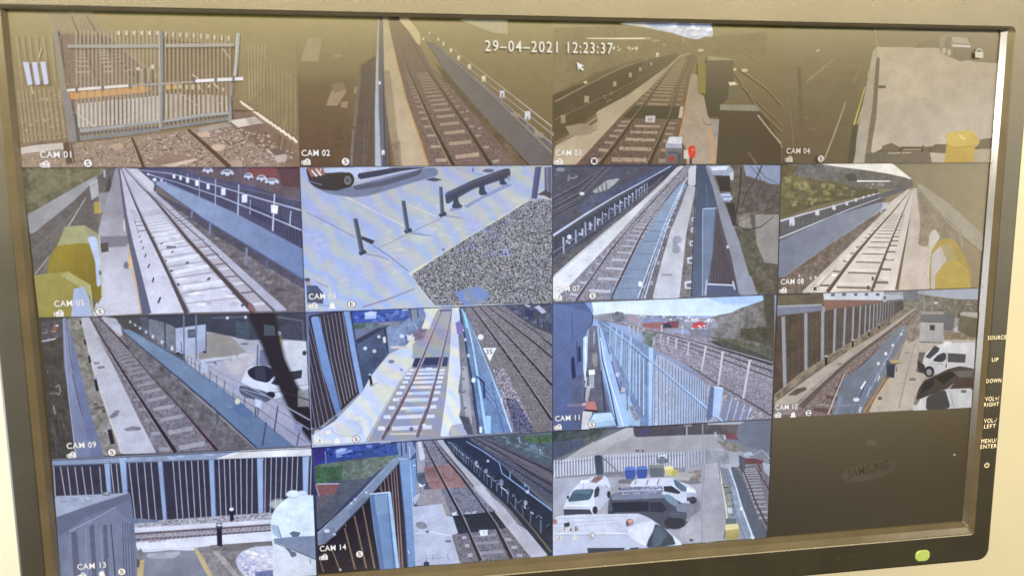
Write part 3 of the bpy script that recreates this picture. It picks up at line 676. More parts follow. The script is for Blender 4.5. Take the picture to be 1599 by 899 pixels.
I('parked_van', 'white van with a high-visibility rear seen from above')
P([65,62, 340,60, 330,95, 320,165, 230,190, 150,182, 90,152, 75,110], (66,54,60)); P([150,64, 540,60, 360,110, 335,120, 318,92, 270,82, 168,90], (184,190,214)); P([340,125,700,60,745,62,640,82,350,140],(176,178,200)); P([352,95, 560,62, 740,60, 600,78, 480,105, 362,126], (70,68,86))
P([70,64, 160,62, 168,100, 95,110], (176,98,76)); L([95,75,7,125,110,8],(226,214,206)); L([120,66,7,150,105,8],(222,212,206)); L([150,64,5,135,100,5],(216,200,196)); L([75,135,7,155,158,7],(112,106,124))
E(300,128,34,40,(44,38,44)); E(298,132,18,23,(122,114,122)); E(298,132,8,11,(90,80,88)); P([330,165,480,140,640,95,720,66,700,100,500,160,340,185],(92,90,106),f=5)
for b_ in ([330,348, 352,346, 394,542, 368,542], [600,248, 620,246, 646,420, 626,424], [812,170, 828,168, 840,328, 820,330]):
    I('bollard'); P(b_, (72,84,100)); x, y = (b_[4] + b_[6]) / 2, b_[5]; P([x-22,y-6, x+16,y-20, x+24,y-4, x-12,y+10], (58,64,84)); L([b_[0]+4,b_[1],4, b_[6]+4,b_[7]-6,5],(104,116,134))
P([378,444, 448,470, 436,490, 378,462], (60,64,76))
I('crash_barrier')
P([845,205, 1000,132, 1165,72, 1208,64, 1210,112, 1000,180, 852,266], (74,78,98), g=(850,230,1200,90,(84,78,92))); L([850,212,5, 1000,142,5, 1165,82,4], (100,102,124)); L([850,238,5,1000,165,4,1200,98,4],(56,58,76))
P([888,222, 912,214, 922,262, 948,278, 905,290, 880,282, 894,262], (66,72,94)); P([1040,155, 1062,148, 1068,196, 1086,206, 1045,216, 1034,206], (66,72,94)); P([1155,108, 1172,102, 1178,140, 1196,150, 1160,158, 1150,150], (68,72,94)); D([1203,118,12,22],(140,138,158))
I('steel_post')
P([1350,58, 1384,56, 1356,246, 1328,240], (100,98,136), g=(1340,100,1380,110,(82,80,118))); P([1322,232,1362,238,1356,252,1320,246],(168,162,180)); P([1402,60, 1440,58, 1442,215, 1430,195, 1404,200], (104,102,124)); P([1360,212,1410,185,1440,205,1440,235,1400,215],(92,76,78)); L([1415,60,5,1420,195,6],(134,132,150))
I('person')
P([68,720, 125,722, 158,760, 160,822, 72,815], (76,84,118), 'd', f=3); E(76,706,13,13,(170,146,140)); E(72,688,14,8,(92,72,70)); L([120,700,8,190,728,6],(134,146,180)); L([70,760,4,150,770,4],(52,58,90))
CAP('CAM 06', 82, 797, [('v', 106, 833), ('b', 212, 832), ('E', 321, 823)])

# ---------------- CAM 07
V(2, 1, 850, 245, 3.746, 'camera view looking down a railway track between a blue walkway and a steel faced wall', ((98,92,102), (112,98,82), (116,102,80), (104,94,96)))
I('sidings')
P([45,48, 760,48, 50,450], (92,86,94), 'd'); SP([60,60,600,60,60,400],50,6,24,(112,104,106),'d',a=.4,asp=.4)
for a_, b_, c_ in ((300,60,400),(330,90,470),(345,100,520),(250,60,300)): L([50,a_,7, 200,a_-80,6, b_+300,60,3], (66,58,62)); L([50,a_-8,3, 200,a_-88,3, b_+292,60,2], (136,130,138))
P([280,205, 365,140, 438,126, 420,150, 370,190, 300,210], (166,158,148), 'c'); L([310,180,5,320,208,5],(70,66,76)); L([335,165,5,345,205,5],(70,66,76)); L([360,150,5,366,195,5],(70,66,76)); E(220,215,12,7,(212,208,204)); E(165,115,28,12,(130,124,126)); E(165,110,16,6,(84,78,82)); E(95,74,24,9,(142,138,146)); P([130,130,160,120,140,140],(130,124,130))
P([180,295, 300,220, 330,250, 235,335], (90,96,126), 'd', a=.6, f=14); P([60,380,140,330,150,370,60,420],(84,88,110),'d',a=.5,f=8)
P([300,230,700,60,740,60,330,260],(84,92,130),'d',a=.6,f=10)
I('boundary_fence')
P([50,478, 400,270, 740,62, 800,50, 640,190, 290,460, 50,640], (76,76,90), 'd'); A((70,480,70,600), (700,85,700,130), 44, 5, 2, (56,56,74), q=3, a=.8); A((110,470,110,560), (600,150,600,210), 16, 9, 4, (166,172,192), q=2.4, jit=.5, a=.9); A((130,495,150,500), (560,180,570,182), 14, 14, 6, (186,192,206), q=2.4, jit=.6, a=.8)
L([50,460,13, 240,335,10, 420,228,7, 600,132,5, 740,54,4], (182,194,218)); L([50,470,4,740,60,2],(60,62,84)); L([50,560,5, 640,160,3], (128,134,156)); L([50,600,7,400,345,5,640,185,3],(112,112,128),a=.7)
E(146,468,11,12,(200,214,232)); D([222,440,8,40,268,405,8,44,312,380,7,36],(168,176,196)); P([50,600,290,470,700,100,640,210,300,480,50,690],(104,96,96),'f',a=.6)
I('concrete_path')
P([780,58, 818,54, 720,150, 600,270, 380,510, 165,735, 50,835, 50,700, 210,560, 400,400, 560,270, 700,140], (200,190,176), 'c', g=(700,150,150,750,(222,220,222))); L([50,705,3,400,404,3,700,144,2],(150,140,136)); SP([200,580,400,420,330,540,120,730],10,8,24,(188,184,186),a=.5,asp=.4)
I('ballast')
P([822,52, 890,50, 840,130, 740,260, 640,400, 395,828, 50,845, 165,735, 380,510, 600,270, 720,150], (148,136,138), 'b', g=(760,150,300,800,(142,134,144)))
I('railway_track')
A((262,780,412,788), (660,235,722,240), 24, 17, 3, (190,184,194), q=3.3, jit=.06, col2=(168,158,154)); A((150,802,196,806), (600,262,626,264), 24, 13, 3, (186,180,190), q=3.3, jit=.1, col2=(166,156,152))
L([182,842,17, 290,680,14, 400,530,11, 500,405,8, 600,295,6, 700,190,5, 790,90,3, 822,58,2], (92,76,78)); L([172,842,4, 392,528,3, 594,293,2, 784,90,1.5], (178,170,178))
L([390,830,19, 440,720,15, 510,575,12, 570,450,9, 640,335,7, 740,215,5, 830,110,3, 862,58,3], (88,74,78)); L([378,830,5, 430,715,4, 560,446,2, 732,215,1.5], (186,180,194)); L([400,735,9,385,822,10],(110,130,176))
I('walkway')
P([395,830, 520,572, 625,400, 742,225, 800,155, 838,165, 780,260, 720,400, 620,610, 545,828], (136,154,176), 'c', g=(760,200,480,800,(124,142,170))); A((410,770,580,765), (640,380,710,380), 6, 4, 3, (96,116,150), q=1.6); A((440,700,590,690),(650,360,720,360),3,2,2,(150,172,200),q=1.3)
I('gap')
P([545,828, 630,600, 720,400, 835,165, 850,180, 800,285, 715,520, 635,828], (118,108,110), 'd'); A((632,735,622,735),(790,250,785,250),10,26,8,(166,158,156),q=2.5,jit=.2)
I('handrail')
for dx, c_ in ((0,(196,212,236)), (22,(150,172,206)), (40,(196,208,228))):
    L([545+dx,828,7, 590+dx*.8,700,6, 640+dx*.7,560,5, 700+dx*.5,400,4, 770+dx*.3,240,4, 832,118,2], c_)
A((560,790,600,740), (790,205,806,185), 17, 5, 2, (210,222,240), q=2.6, jit=1.0); A((545,740,590,810), (770,240,800,220), 17, 4, 2, (104,124,164), q=2.6, jit=1.0); E(560,742,10,14,(216,228,244))
I('concrete_path')
P([838,168, 886,176, 862,300, 832,440, 790,824, 632,828, 690,600, 740,430, 800,285], (188,178,172), 'c', g=(860,200,720,800,(198,194,198))); P([845,62, 892,50, 880,110, 886,165, 840,168, 842,120], (200,190,182), 'c')
P([750,470,790,460,805,490,770,510,795,530,790,560,745,560,752,520],(152,150,160),'c',f=4); L([685,690,9,745,688,12],(150,142,140))
I('verge')
P([886,176, 892,210, 876,560, 860,824, 790,824, 832,440, 862,300], (126,114,108), 'f'); 
for x, y, s_ in ((868,365,11),(866,427,13),(860,505,17),(850,605,22),(838,748,27)): P([x-s_*.7,y-s_*.7, x+s_*.7,y-s_*.9, x+s_*.7,y+s_*.8, x-s_*.6,y+s_*.7],(206,200,200)); P([x-s_*.2,y-s_*.3,x+s_*.7,y-s_*.4,x+s_*.7,y+s_*.5,x-s_*.2,y+s_*.4],(118,106,104))
I('steel_faced_wall')
P([888,52, 945,50, 985,170, 1015,290, 960,800, 945,808, 858,818, 876,500, 890,200], (82,90,108), g=(900,100,900,800,(92,104,128))); P([925,305, 1006,300, 1000,420, 955,808, 925,812, 922,420], (112,128,152)); L([925,305,4,922,812,5],(150,166,188)); L([925,303,5,1006,300,5],(176,190,206)); L([1000,300,5,985,560,6,950,800,8],(82,90,108)); L([888,60,3,870,500,5,858,815,6],(58,62,82)); L([945,160,5,950,300,5],(104,116,140))
P([1006,300, 1020,300, 1080,520, 1130,800, 1110,808, 960,808, 985,560], (104,88,86), g=(1020,400,1040,740,(92,78,84))); 
for k_ in range(7): L([1014+k_*4,330+k_*30,2, 985+k_*20,740,4],(84,68,68))
P([945,740, 1112,748, 1130,806, 935,808], (88,96,124)); L([945,742,8, 1110,750,8], (196,200,214)); L([948,715,9,940,808,10],(170,178,198)); L([1100,725,9,1112,775,10],(182,184,198))
I('concrete_ramp')
P([940,54, 962,52, 1060,290, 1150,520, 1242,800, 1140,806, 1090,570, 1040,400, 985,180], (140,136,138), 'c', g=(960,80,1180,780,(148,146,156))); L([962,52,3, 1060,290,4, 1150,520,5, 1242,800,7],(176,172,172)); E(1070,525,6,8,(186,182,184))
I('trees')
P([962,50, 1380,52, 1370,806, 1242,800, 1150,520, 1060,290], (116,100,74), 'f', g=(1000,60,1300,780,(108,92,68)))
P([1165,50, 1382,54, 1372,160, 1310,152, 1180,108], (144,148,166), 'p', f=6); P([1160,118, 1290,150, 1368,215, 1280,325, 1140,320, 1150,200], (112,92,76), 'f', f=16); P([1130,340,1200,330,1210,420,1140,400],(142,120,98),'f',f=6)
P([1120,420, 1250,430, 1262,600, 1300,680, 1200,690], (104,96,68), 'f', f=12); P([1232,338, 1375,340, 1368,625, 1285,612, 1240,500], (152,138,118), 'c', f=6)
for q_ in ([1270,50,9,1235,130,7,1180,210,5,1150,300,5],[1100,380,6,1170,430,8,1260,410,6,1340,350,4],[1240,60,5,1290,120,4,1370,160,3],[1150,60,10,1140,200,9,1120,330,10],[1280,150,3,1200,290,3,1140,330,3],[1200,50,4,1260,120,3,1260,190,3],[1330,300,3,1220,340,3,1130,380,3],[1370,200,4,1300,270,3]): L(q_, (78,64,56), a=.9)
for k_ in range(8): L([1145+k_*7,350,2, 1135+k_*8,410,2],(196,186,166),a=.6)
I('parked_cars')
P([950,52, 1080,52, 1105,85, 1080,108, 985,105], (160,160,172), f=4); P([970,60,1070,56,1060,74,980,78],(214,214,226)); P([1080,95,1105,90,1100,140,1085,130],(196,190,180),f=2); P([1022,215, 1080,208, 1098,240, 1080,262, 1045,258], (150,154,176), f=3); L([1030,222,6,1085,222,6],(206,208,222)); L([1045,246,6,1095,246,6],(212,214,226)); P([1000,110,1080,115,1085,200,1030,200],(76,62,56),'d',f=5); P([1060,270,1110,270,1120,400,1100,400],(78,66,56),'d',f=5)
CAP('CAM 07', 58, 786, [('v', 78, 821), ('S', 278, 809)])

# ---------------- CAM 08
V(3, 1, 1200, 245, 3.995, 'camera view of a railway track running to the horizon under a white sky', ((128,116,84), (152,136,100), (146,128,92), (112,98,90)))
I('sky')
P([300,42, 770,42, 895,142, 850,135, 740,112, 600,85, 420,65], (224,218,206))
I('hills')
P([72,42, 310,44, 420,62, 600,84, 740,106, 860,132, 900,150, 900,190, 700,200, 72,300], (122,120,118), 'f', g=(300,60,400,220,(112,106,96))); P([480,110,540,105,555,150,500,150],(92,86,80),'f',f=6)
L([552,151,9, 760,152,6], (224,218,218)); SP([600,170,730,170,730,190,600,200],7,5,10,(170,160,144)); D([695,170,26,18],(144,136,124))
I('bushes')
P([72,110, 150,110, 240,130, 350,150, 430,160, 520,190, 680,205, 690,232, 500,260, 300,300, 72,380], (122,114,78), 'f', g=(200,130,300,340,(100,92,66))); SP([100,130,350,150,600,210,500,250,120,330],60,10,34,(152,144,84),'f',a=.4); P([72,44,180,60,150,110,72,130],(116,100,70),'f',f=10)
I('boundary_fence')
P([72,405, 690,232, 870,180, 860,205, 700,260, 66,510], (102,100,104), 'd'); A((72,420,72,480),(680,235,680,250),50,4,1.5,(80,78,86),q=4,a=.8); L([74,400,13, 200,362,10, 400,308,7, 690,226,4], (186,190,212)); L([66,508,9, 300,410,7, 500,328,5, 700,256,3], (184,190,208)); P([66,515,700,262,740,262,690,285,66,530],(92,88,88),'d')
P([132,382,160,380,160,428,150,428,148,408,140,408,138,428,132,426],(200,202,222)); P([292,334,315,332,314,362,294,362],(196,198,216)); D([408,315,18,26, 488,290,13,20, 545,269,11,16, 590,252,8,12, 625,242,7,10, 655,234,6,8],(194,196,212))
I('walkway')
P([64,525, 400,370, 690,284, 742,288, 735,310, 640,372, 380,545, 90,748, 62,745], (134,140,160), 'c', g=(700,290,150,700,(118,126,152))); L([742,292,3, 640,375,4, 380,548,6, 90,752,8], (176,182,200)); L([690,284,3,400,370,3,64,525,4],(100,106,136))
I('verge')
P([90,752, 380,548, 640,378, 735,312, 745,335, 600,470, 300,760, 210,845, 62,845, 62,755], (120,104,94), 'f'); SP([150,720,640,390,720,330,500,560,250,790],40,5,14,(142,126,108),'f',a=.5); D([262,755,7,14,292,750,8,14,190,740,7,12],(196,190,190))
I('concrete_path')
P([870,203, 882,208, 745,335, 480,590, 250,845, 205,845, 300,755, 600,462, 735,330, 748,292], (194,184,174), 'c'); L([705,315,8,700,350,10],(170,172,186)); P([712,290,745,285,735,320,705,330],(176,178,192))
I('track_bed')
P([880,205, 915,195, 905,300, 870,500, 810,836, 250,845, 480,590, 745,335], (196,184,174), 'c', g=(860,250,560,800,(210,198,188)))
I('railway_track')
A((425,812,650,818), (770,355,815,355), 19, 11, 2, (116,100,98), q=4.2, jit=.08); A((320,800,385,802), (730,362,748,362), 19, 13, 3, (122,106,102), q=4.2, jit=.1); A((668,780,745,784), (828,350,850,350), 20, 17, 3, (124,110,106), q=4.2, jit=.1)
A((425,790,640,794), (770,350,815,350), 19, 16, 2, (222,210,204), q=4.2, a=.6)
A((395,740,425,735),(735,360,748,358),14,12,3,(226,218,212),q=4,jit=.2); A((700,752,745,750),(826,352,846,350),12,12,3,(220,208,202),q=4,a=.8)
L([365,842,26, 470,700,21, 560,585,17, 650,480,12, 760,358,8, 840,262,5, 893,200,3], (104,84,78)); L([350,842,5, 550,578,4, 756,355,2, 890,200,1], (176,160,156)); L([640,836,20, 690,710,17, 740,580,13, 790,455,10, 835,350,7, 880,240,4, 905,190,2], (104,86,80)); L([630,836,4, 732,578,3, 830,348,2], (184,170,164))
L([798,828,22, 830,650,16, 855,520,11, 885,360,6, 908,200,3], (114,98,86)); L([300,820,6,420,690,4],(150,134,126)); D([620,815,12,24,648,758,10,20,660,800,8,20],(96,78,76))
I('platform')
P([905,195, 925,196, 960,330, 985,470, 1005,822, 808,834, 850,620, 880,400], (186,172,158), 'c', g=(920,250,900,800,(192,176,162))); L([850,690,5,830,822,8],(206,180,140)); L([905,400,3, 870,660,4],(206,190,160),a=.7)
P([925,196, 940,200, 1050,330, 1150,460, 1060,470, 985,560, 935,545, 950,420], (146,132,108), 'd', f=8)
I('retaining_wall')
P([920,175, 945,172, 1130,300, 1332,490, 1328,590, 1190,470, 1040,310], (162,150,124), 'c', f=6, g=(950,190,1300,540,(156,144,126))); P([945,210,1000,300,1120,400,1200,470,1200,600,1060,500,975,400],(140,126,102),'d',f=10,a=.8); L([1000,240,5,1110,400,10,1190,470,12],(166,154,132),a=.6); L([1190,470,14,1205,560,14],(160,146,118),a=.7); L([940,150,3,1340,330,4],(150,136,102),a=.5)
I('grit_bin')
P([1012,580, 1080,508, 1150,512, 1205,590, 1250,690, 1262,760, 1255,822, 1035,826, 1005,820, 1000,680], (172,144,60), 'p', g=(1050,520,1150,820,(168,134,46)), f=3); P([1000,480, 1035,448, 1068,500, 1012,582, 1000,690, 995,822, 985,822], (190,180,164), f=3); P([1015,610, 1072,552, 1112,650, 1048,720, 1035,826, 1010,826], (180,172,166), f=2)
P([1040,735,1100,655,1170,650,1240,700,1258,822,1036,826],(180,150,56)); L([1112,560,4,1170,650,4],(156,134,72)); P([1072,552,1130,545,1170,645,1112,650],(168,148,90))
CAP('CAM 08', 68, 793, [('v', 84, 830), ('1', 281, 819)])
# ---------------- CAM 09
V(0, 2, 50, 475, 3.553, 'camera view of a railway track, a blue walkway, a site cabin and a white van', ((84,74,62), (66,66,82), (104,100,112), (84,74,58)))
I('embankment')
P([50,80, 172,76, 185,300, 215,520, 250,845, 80,850], (82,70,54), 'f', g=(60,80,100,840,(76,66,54)))
P([55,100,160,84,165,160,120,200,55,215], (92,86,84), 'd', a=.7, f=6); SP([60,100,150,90,150,200,60,210],14,4,14,(122,108,108),a=.7); E(128,135,12,8,(160,76,62)); D([120,150,28,5,130,118,16,6],(170,110,100)); L([55,205,6,130,190,7],(186,182,180)); L([60,160,3,90,155,4],(150,144,140)); D([140,118,12,5],(200,190,184))
for k_ in range(14): x_ = 90 + random.uniform(0,110); y_ = 520 + random.uniform(0,260); L([x_,y_,2, x_+random.uniform(10,34),y_+random.uniform(40,110),2], (128,116,102), a=.6)
L([130,460,5,150,445,5,158,480,4,148,505,4,132,490,4],(160,150,138)); L([100,495,3,160,490,3],(140,128,112)); L([85,370,4,90,380,4],(170,120,110)); L([120,560,4,130,610,4],(170,160,146))
I('retaining_wall')
P([172,76, 192,76, 235,240, 300,560, 345,660, 405,840, 240,848, 215,560, 180,330], (128,130,160), 'c', g=(180,80,340,840,(118,124,160))); L([190,80,3,215,300,4,230,385,5], (74,68,84)); L([225,385,6,260,540,7,282,620,9],(84,76,92)); P([205,90,230,180,300,450,330,610,282,620,230,385],(104,112,150),'c'); P([282,620,330,612,404,838,330,844],(106,114,156),'c'); L([330,612,3,404,838,5],(66,62,80)); L([174,80,3,200,480,4,245,845,5],(160,162,186))
I('verge')
P([195,76, 285,74, 300,180, 350,400, 420,600, 500,825, 400,838, 330,610, 255,300], (134,122,100), 'f', g=(240,80,440,830,(140,128,116))); SP([340,540,400,540,420,600,350,600],9,6,16,(96,84,72)); P([455,720,520,715,545,750,520,790,475,740],(122,92,76),'d',f=4)
SP([210,120,280,120,420,760,350,600],30,4,12,(112,102,84),'f',a=.6)
I('concrete_path')
P([272,75, 322,72, 370,170, 440,310, 520,480, 600,640, 692,820, 500,826, 465,720, 400,540, 350,400, 300,180], (180,172,172), 'c', g=(300,80,600,800,(184,178,188))); L([322,72,2, 440,310,4, 600,640,5, 694,822,7],(150,140,138)); L([272,75,2,350,400,4,400,540,5,498,826,7],(206,192,170))
for q_ in ([430,620,470,585,485,590,475,615,440,632],[510,690,560,675,605,680,600,695,530,700],[360,345,400,340,405,352,370,356],[345,320,375,318,372,330,348,332]): P(q_, (128,118,124), 'd', f=4)
for x, y, h, w_ in ((266,78,30,6),(290,185,36,8),(314,275,44,10),(350,405,70,14),(428,680,90,20)): I('bollard'); P([x-w_/2,y, x+w_/2,y, x+w_*1.6,y+h, x+w_*.5,y+h+4], (52,44,48)); E(x,y+2,w_*.6,w_*.4,(150,144,150))
I('ballast')
P([322,72, 385,68, 470,90, 700,400, 1050,560, 1260,790, 692,822, 600,640, 440,310], (122,110,114), 'b', g=(380,100,900,800,(126,114,124)))
P([385,68,470,80,500,150,505,175,470,175,420,120],(176,168,172),'c')
I('railway_track')
A((815,795,960,768), (395,165,450,150), 24, 26, 4, (164,154,164), 'c', q=3.4, jit=.06, col2=(138,126,126)); A((705,800,765,800),(370,150,385,150), 24, 20, 3, (158,150,160), q=3.4, jit=.12, col2=(132,122,122)); A((950,690,1010,680),(560,230,590,228), 12, 12, 4, (152,142,150), q=2.2, jit=.3, a=.8)
L([326,72,5, 380,170,8, 460,300,11, 560,460,14, 660,610,17, 798,818,22], (66,44,50)); L([318,72,2,450,300,3,650,612,5,780,818,7],(150,138,142),a=.7)
L([372,70,5, 440,140,8, 540,250,11, 680,410,15, 830,570,18, 1030,806,23], (80,42,50)); L([384,70,2,556,250,4,846,570,5,1046,802,7],(146,132,138),a=.7)
L([360,180,3,470,360,4,690,690,5],(110,90,92),a=.7)
I('verge')
P([480,95, 520,150, 640,255, 820,400, 1000,560, 1255,790, 1040,806, 830,570, 680,410, 540,250], (110,100,102), 'f'); SP([540,200,800,400,1100,700,1050,780,800,520],40,5,18,(134,122,124),'f',a=.5); L([820,430,6,1010,590,8,1240,795,10],(146,136,134)); D([1030,625,12,60,765,385,10,40,645,270,8,24],(92,92,112))
I('walkway')
P([500,140, 545,140, 620,180, 860,320, 1160,540, 1455,782, 1245,792, 1010,575, 820,410, 640,262], (112,138,168), 'c', g=(540,150,1300,780,(94,118,160))); L([500,142,4,640,262,6,820,410,7,1010,575,8,1245,792,10],(60,66,100)); L([1080,560,3,1180,590,3],(130,160,200)); P([1160,540,1230,600,1215,640,1100,580],(84,114,166),'c',f=6); L([545,140,3,860,320,4,1160,540,5,1455,782,7],(60,62,96))
P([438,112, 490,112, 500,165, 470,150, 450,135],(190,186,196),'c')
I('concrete_yard')
P([860,320, 840,250, 930,150, 1190,170, 1535,190, 1552,780, 1455,782, 1160,540], (172,166,178), 'c', g=(1000,250,1400,760,(156,152,178))); P([970,155, 1060,165, 1120,190, 1188,268, 1120,285, 928,306, 925,265, 968,255], (150,138,126), 'c', f=3); P([1188,268,1120,285,928,306,930,330,1130,300,1195,285],(186,184,196),'c'); L([930,328,7, 1110,300,7],(110,130,172)); L([1140,270,5,1140,305,5],(100,100,120)); L([1010,318,10,1025,330,6],(84,84,104)); L([1100,305,8,1110,315,6],(84,84,104)); E(1180,218,22,4,(110,104,112)); P([1060,300,1240,270,1200,380,1100,380],(196,180,170),'c',f=12,a=.5)
P([970,60, 1535,48, 1535,200, 1380,190, 1200,195, 1060,165, 975,148], (64,66,84), 'd', g=(1000,60,1480,160,(72,72,92))); L([1000,75,6,1190,68,7],(90,100,110)); L([1300,60,9,1500,90,9,1510,210,7],(96,98,112)); E(1085,74,6,6,(200,204,210)); E(1186,70,6,6,(190,196,206)); P([1130,100,1200,95,1210,190,1140,186],(70,84,104),'d')
I('site_cabin', 'flat-roofed site cabin with one window')
P([600,70, 650,68, 650,130, 740,240, 620,175], (80,84,98), 'd'); P([640,64, 905,56, 972,104, 965,112, 800,130, 735,102, 650,80], (62,66,84)); P([650,80, 735,102, 800,130, 802,274, 742,245, 655,180], (112,116,124), 'd'); P([735,102,742,104,745,246,738,243],(66,72,84)); P([800,130, 968,108, 966,258, 802,272], (168,176,204), 'c', g=(800,130,960,260,(152,160,192))); L([798,128,7, 970,105,7],(58,60,76)); L([968,108,6,966,262,6],(70,76,96)); P([866,140,911,137,912,180,868,183],(66,74,94)); P([872,146,905,144,906,174,874,176],(96,104,124)); L([828,205,6,834,265,6],(90,96,124)); D([812,270,20,10,960,262,16,10],(56,54,66))
I('lamp_post')
L([843,50,9, 846,300,9], (104,116,142))
I('lamp_post')
L([912,50,9, 913,305,9], (106,118,146))
I('lamp_post')
L([1254,220,7, 1250,380,10, 1236,625,16], (88,96,124)); L([1250,220,3,1232,620,5],(150,156,176))
I('parked_van', 'white van seen from above, nose towards the track')
P([1335,225, 1420,200, 1536,210, 1538,470, 1470,500, 1420,470, 1400,380, 1345,290], (196,196,196), 'c', g=(1400,220,1480,480,(180,182,196))); P([1170,410, 1195,355, 1225,340, 1290,335, 1400,370, 1440,440, 1445,490, 1345,520, 1260,500, 1165,440], (196,202,218), 'c')
P([1195,365, 1240,340, 1292,336, 1362,372, 1310,432, 1240,418, 1205,395], (44,46,64)); P([1240,345,1290,340,1300,420,1240,412],(66,68,88),a=.6); P([1328,436, 1372,382, 1402,378, 1402,428, 1360,446], (52,54,70)); P([1418,374, 1500,362, 1494,405, 1415,424], (58,62,70)); L([1300,490,6,1380,480,6,1430,470,6],(120,124,146)); L([1345,470,4,1540,440,4],(140,142,156)); P([1155,445, 1290,480, 1345,510, 1300,540, 1180,510, 1150,480], (84,90,116)); L([1165,465,4,1300,505,4],(150,156,184)); E(1325,500,24,18,(52,50,62)); E(1512,268,10,12,(60,58,66)); P([1266,250,1330,255,1372,350,1300,335,1262,330],(110,116,150),f=3)
I('person')
P([1340,190, 1375,182, 1390,200, 1384,232, 1345,232, 1334,210], (192,182,48), f=2); E(1368,160,13,12,(170,176,182)); P([1350,172,1385,172,1384,190,1350,190],(120,120,70)); P([1345,232,1384,232,1375,250,1350,250],(80,80,86)); E(1375,295,14,10,(90,86,84))
I('mast')
P([1205,50, 1345,48, 1362,160, 1396,300, 1456,430, 1520,550, 1556,610, 1556,760, 1480,660, 1425,560, 1365,430, 1282,220], (46,42,50), 'p', f=22)
P([1290,110,1345,120,1350,170,1290,170],(74,84,96),f=4); P([1480,480,1535,470,1545,560,1480,560],(140,136,128),f=10,a=.8)
I('handrail')
L([850,275,4, 945,320,5, 1090,400,6, 1260,480,7, 1545,640,8], (140,146,170)); L([850,300,3, 1090,435,5, 1260,520,6, 1540,690,7], (126,132,160)); L([850,325,3,1090,480,5,1260,580,6,1520,760,7],(118,124,152)); A((1485,700,1470,780),(850,270,850,330),14,9,4,(96,100,130),q=3); L([1300,650,8,1280,780,10],(74,78,110)); L([1365,560,8,1345,700,9],(80,84,116))
P([1100,420,1150,440,1150,500,1105,480],(150,156,190),a=.7,f=4); P([940,312,975,330,975,380,945,370],(180,190,220),a=.7,f=3); E(1142,535,12,14,(206,206,140)); P([1240,520,1275,535,1270,570,1240,560],(190,196,220)); P([1460,655,1500,670,1495,710,1455,690],(130,138,180)); D([780,240,12,24,724,205,10,18,674,175,9,16,635,150,8,14,602,130,7,12,575,112,6,10,548,96,6,10],(190,192,206))
L([560,100,3,850,270,5],(120,124,146)); D([640,180,12,30,690,205,14,24],(120,86,84)); L([1380,480,8,1545,530,8],(60,56,66),a=.8)
CAP('CAM 09', 201, 795, [('v', 226, 829), ('S', 449, 814)])

# ---------------- CAM 10
V(1, 2, 470, 460, 3.668, 'camera view of a sunlit track crossing with a blue fence and a speed sign reading 35', ((96,104,160), (96,98,112), (118,110,112), (176,182,208)), 'p')
I('advert_hoarding')
P([285,86, 612,66, 622,150, 300,166], (50,78,190), 'd', g=(300,90,600,140,(64,94,184))); SP([300,95,600,75,610,145,310,160],40,6,26,(86,120,220),a=.55,asp=.5); SP([300,95,600,75,610,145,310,160],24,5,16,(34,50,130),a=.6,asp=.5)
P([365,105,400,96,432,100,428,118,370,124],(176,196,236)); P([365,125,430,120,428,134,368,138],(156,178,230)); L([275,86,10,330,84,10],(206,214,236)); L([578,88,7,612,86,7],(170,186,224)); P([40,82,200,70,200,82,45,100],(60,62,130),'d')
I('grass')
P([298,166, 622,150, 700,140, 690,175, 480,192, 300,196], (96,112,116), 'f', g=(350,180,640,160,(110,120,140))); P([300,172,370,166,360,188,300,192],(72,104,80),'f',f=4); P([440,160,560,154,560,166,450,172],(144,126,150),'d',f=3)
I('container')
P([308,262, 440,192, 492,184, 504,330, 420,430, 355,540, 330,470], (74,90,128), 'd', g=(340,260,480,460,(66,80,116))); P([308,262,440,192,492,184,330,278],(56,64,92)); L([478,190,8,500,328,8],(42,50,74)); L([415,325,6,425,420,8],(60,74,110)); E(368,306,8,8,(190,206,226)); E(420,322,9,9,(176,186,190)); E(446,240,7,7,(180,200,216)); P([470,245,482,240,486,270,474,275],(206,204,196))
P([492,184, 600,170, 612,250, 605,290, 560,300, 505,332], (118,138,180), 'd'); P([612,165,695,140,692,200,640,240,615,255],(104,124,166),'d'); L([650,160,5,680,230,5],(150,170,204)); E(578,236,12,10,(176,208,240)); L([600,235,8,606,285,8],(84,96,130)); P([560,176,640,120,690,135,640,180],(120,140,180),'d',f=4,a=.8)
P([618,68,720,62,760,80,700,150,640,130],(118,132,176),'m'); L([625,70,6,632,150,6],(60,70,120)); L([665,70,6,672,130,8],(66,76,124)); P([608,230,636,225,640,258,612,262],(206,200,196)); L([622,220,14,622,232,12],(150,90,90))
I('steel_panel_wall')
P([45,120, 240,90, 290,95, 352,545, 230,670, 100,765, 62,765], (60,54,76), 'd', g=(60,140,260,600,(66,56,66)))
for a_, b_, c_, d_ in ((108,125,208,655),(130,118,232,640),(152,112,252,622),(174,108,268,606),(196,103,284,590),(218,98,300,576),(238,95,318,560)): L([a_,b_,3, (a_+c_)/2-6,(b_+d_)/2,4, c_,d_,5], (146,132,136))
for a_, b_, c_, d_ in ((45,230,160,735),(45,330,135,750),(50,430,108,760),(52,560,86,765),(45,150,186,710)): L([a_,b_,3,c_,d_,5],(134,118,122))
P([58,128, 102,124, 150,340, 232,672, 205,690, 120,420], (112,152,220), g=(80,150,200,650,(96,130,196))); L([102,124,3,232,672,5],(64,82,140)); P([242,90, 276,86, 300,250, 355,540, 332,566, 285,330], (116,154,222), g=(260,100,340,540,(130,164,220))); L([242,90,4,285,330,5,332,566,6],(60,70,120)); L([278,90,5,310,280,5],(80,110,180))
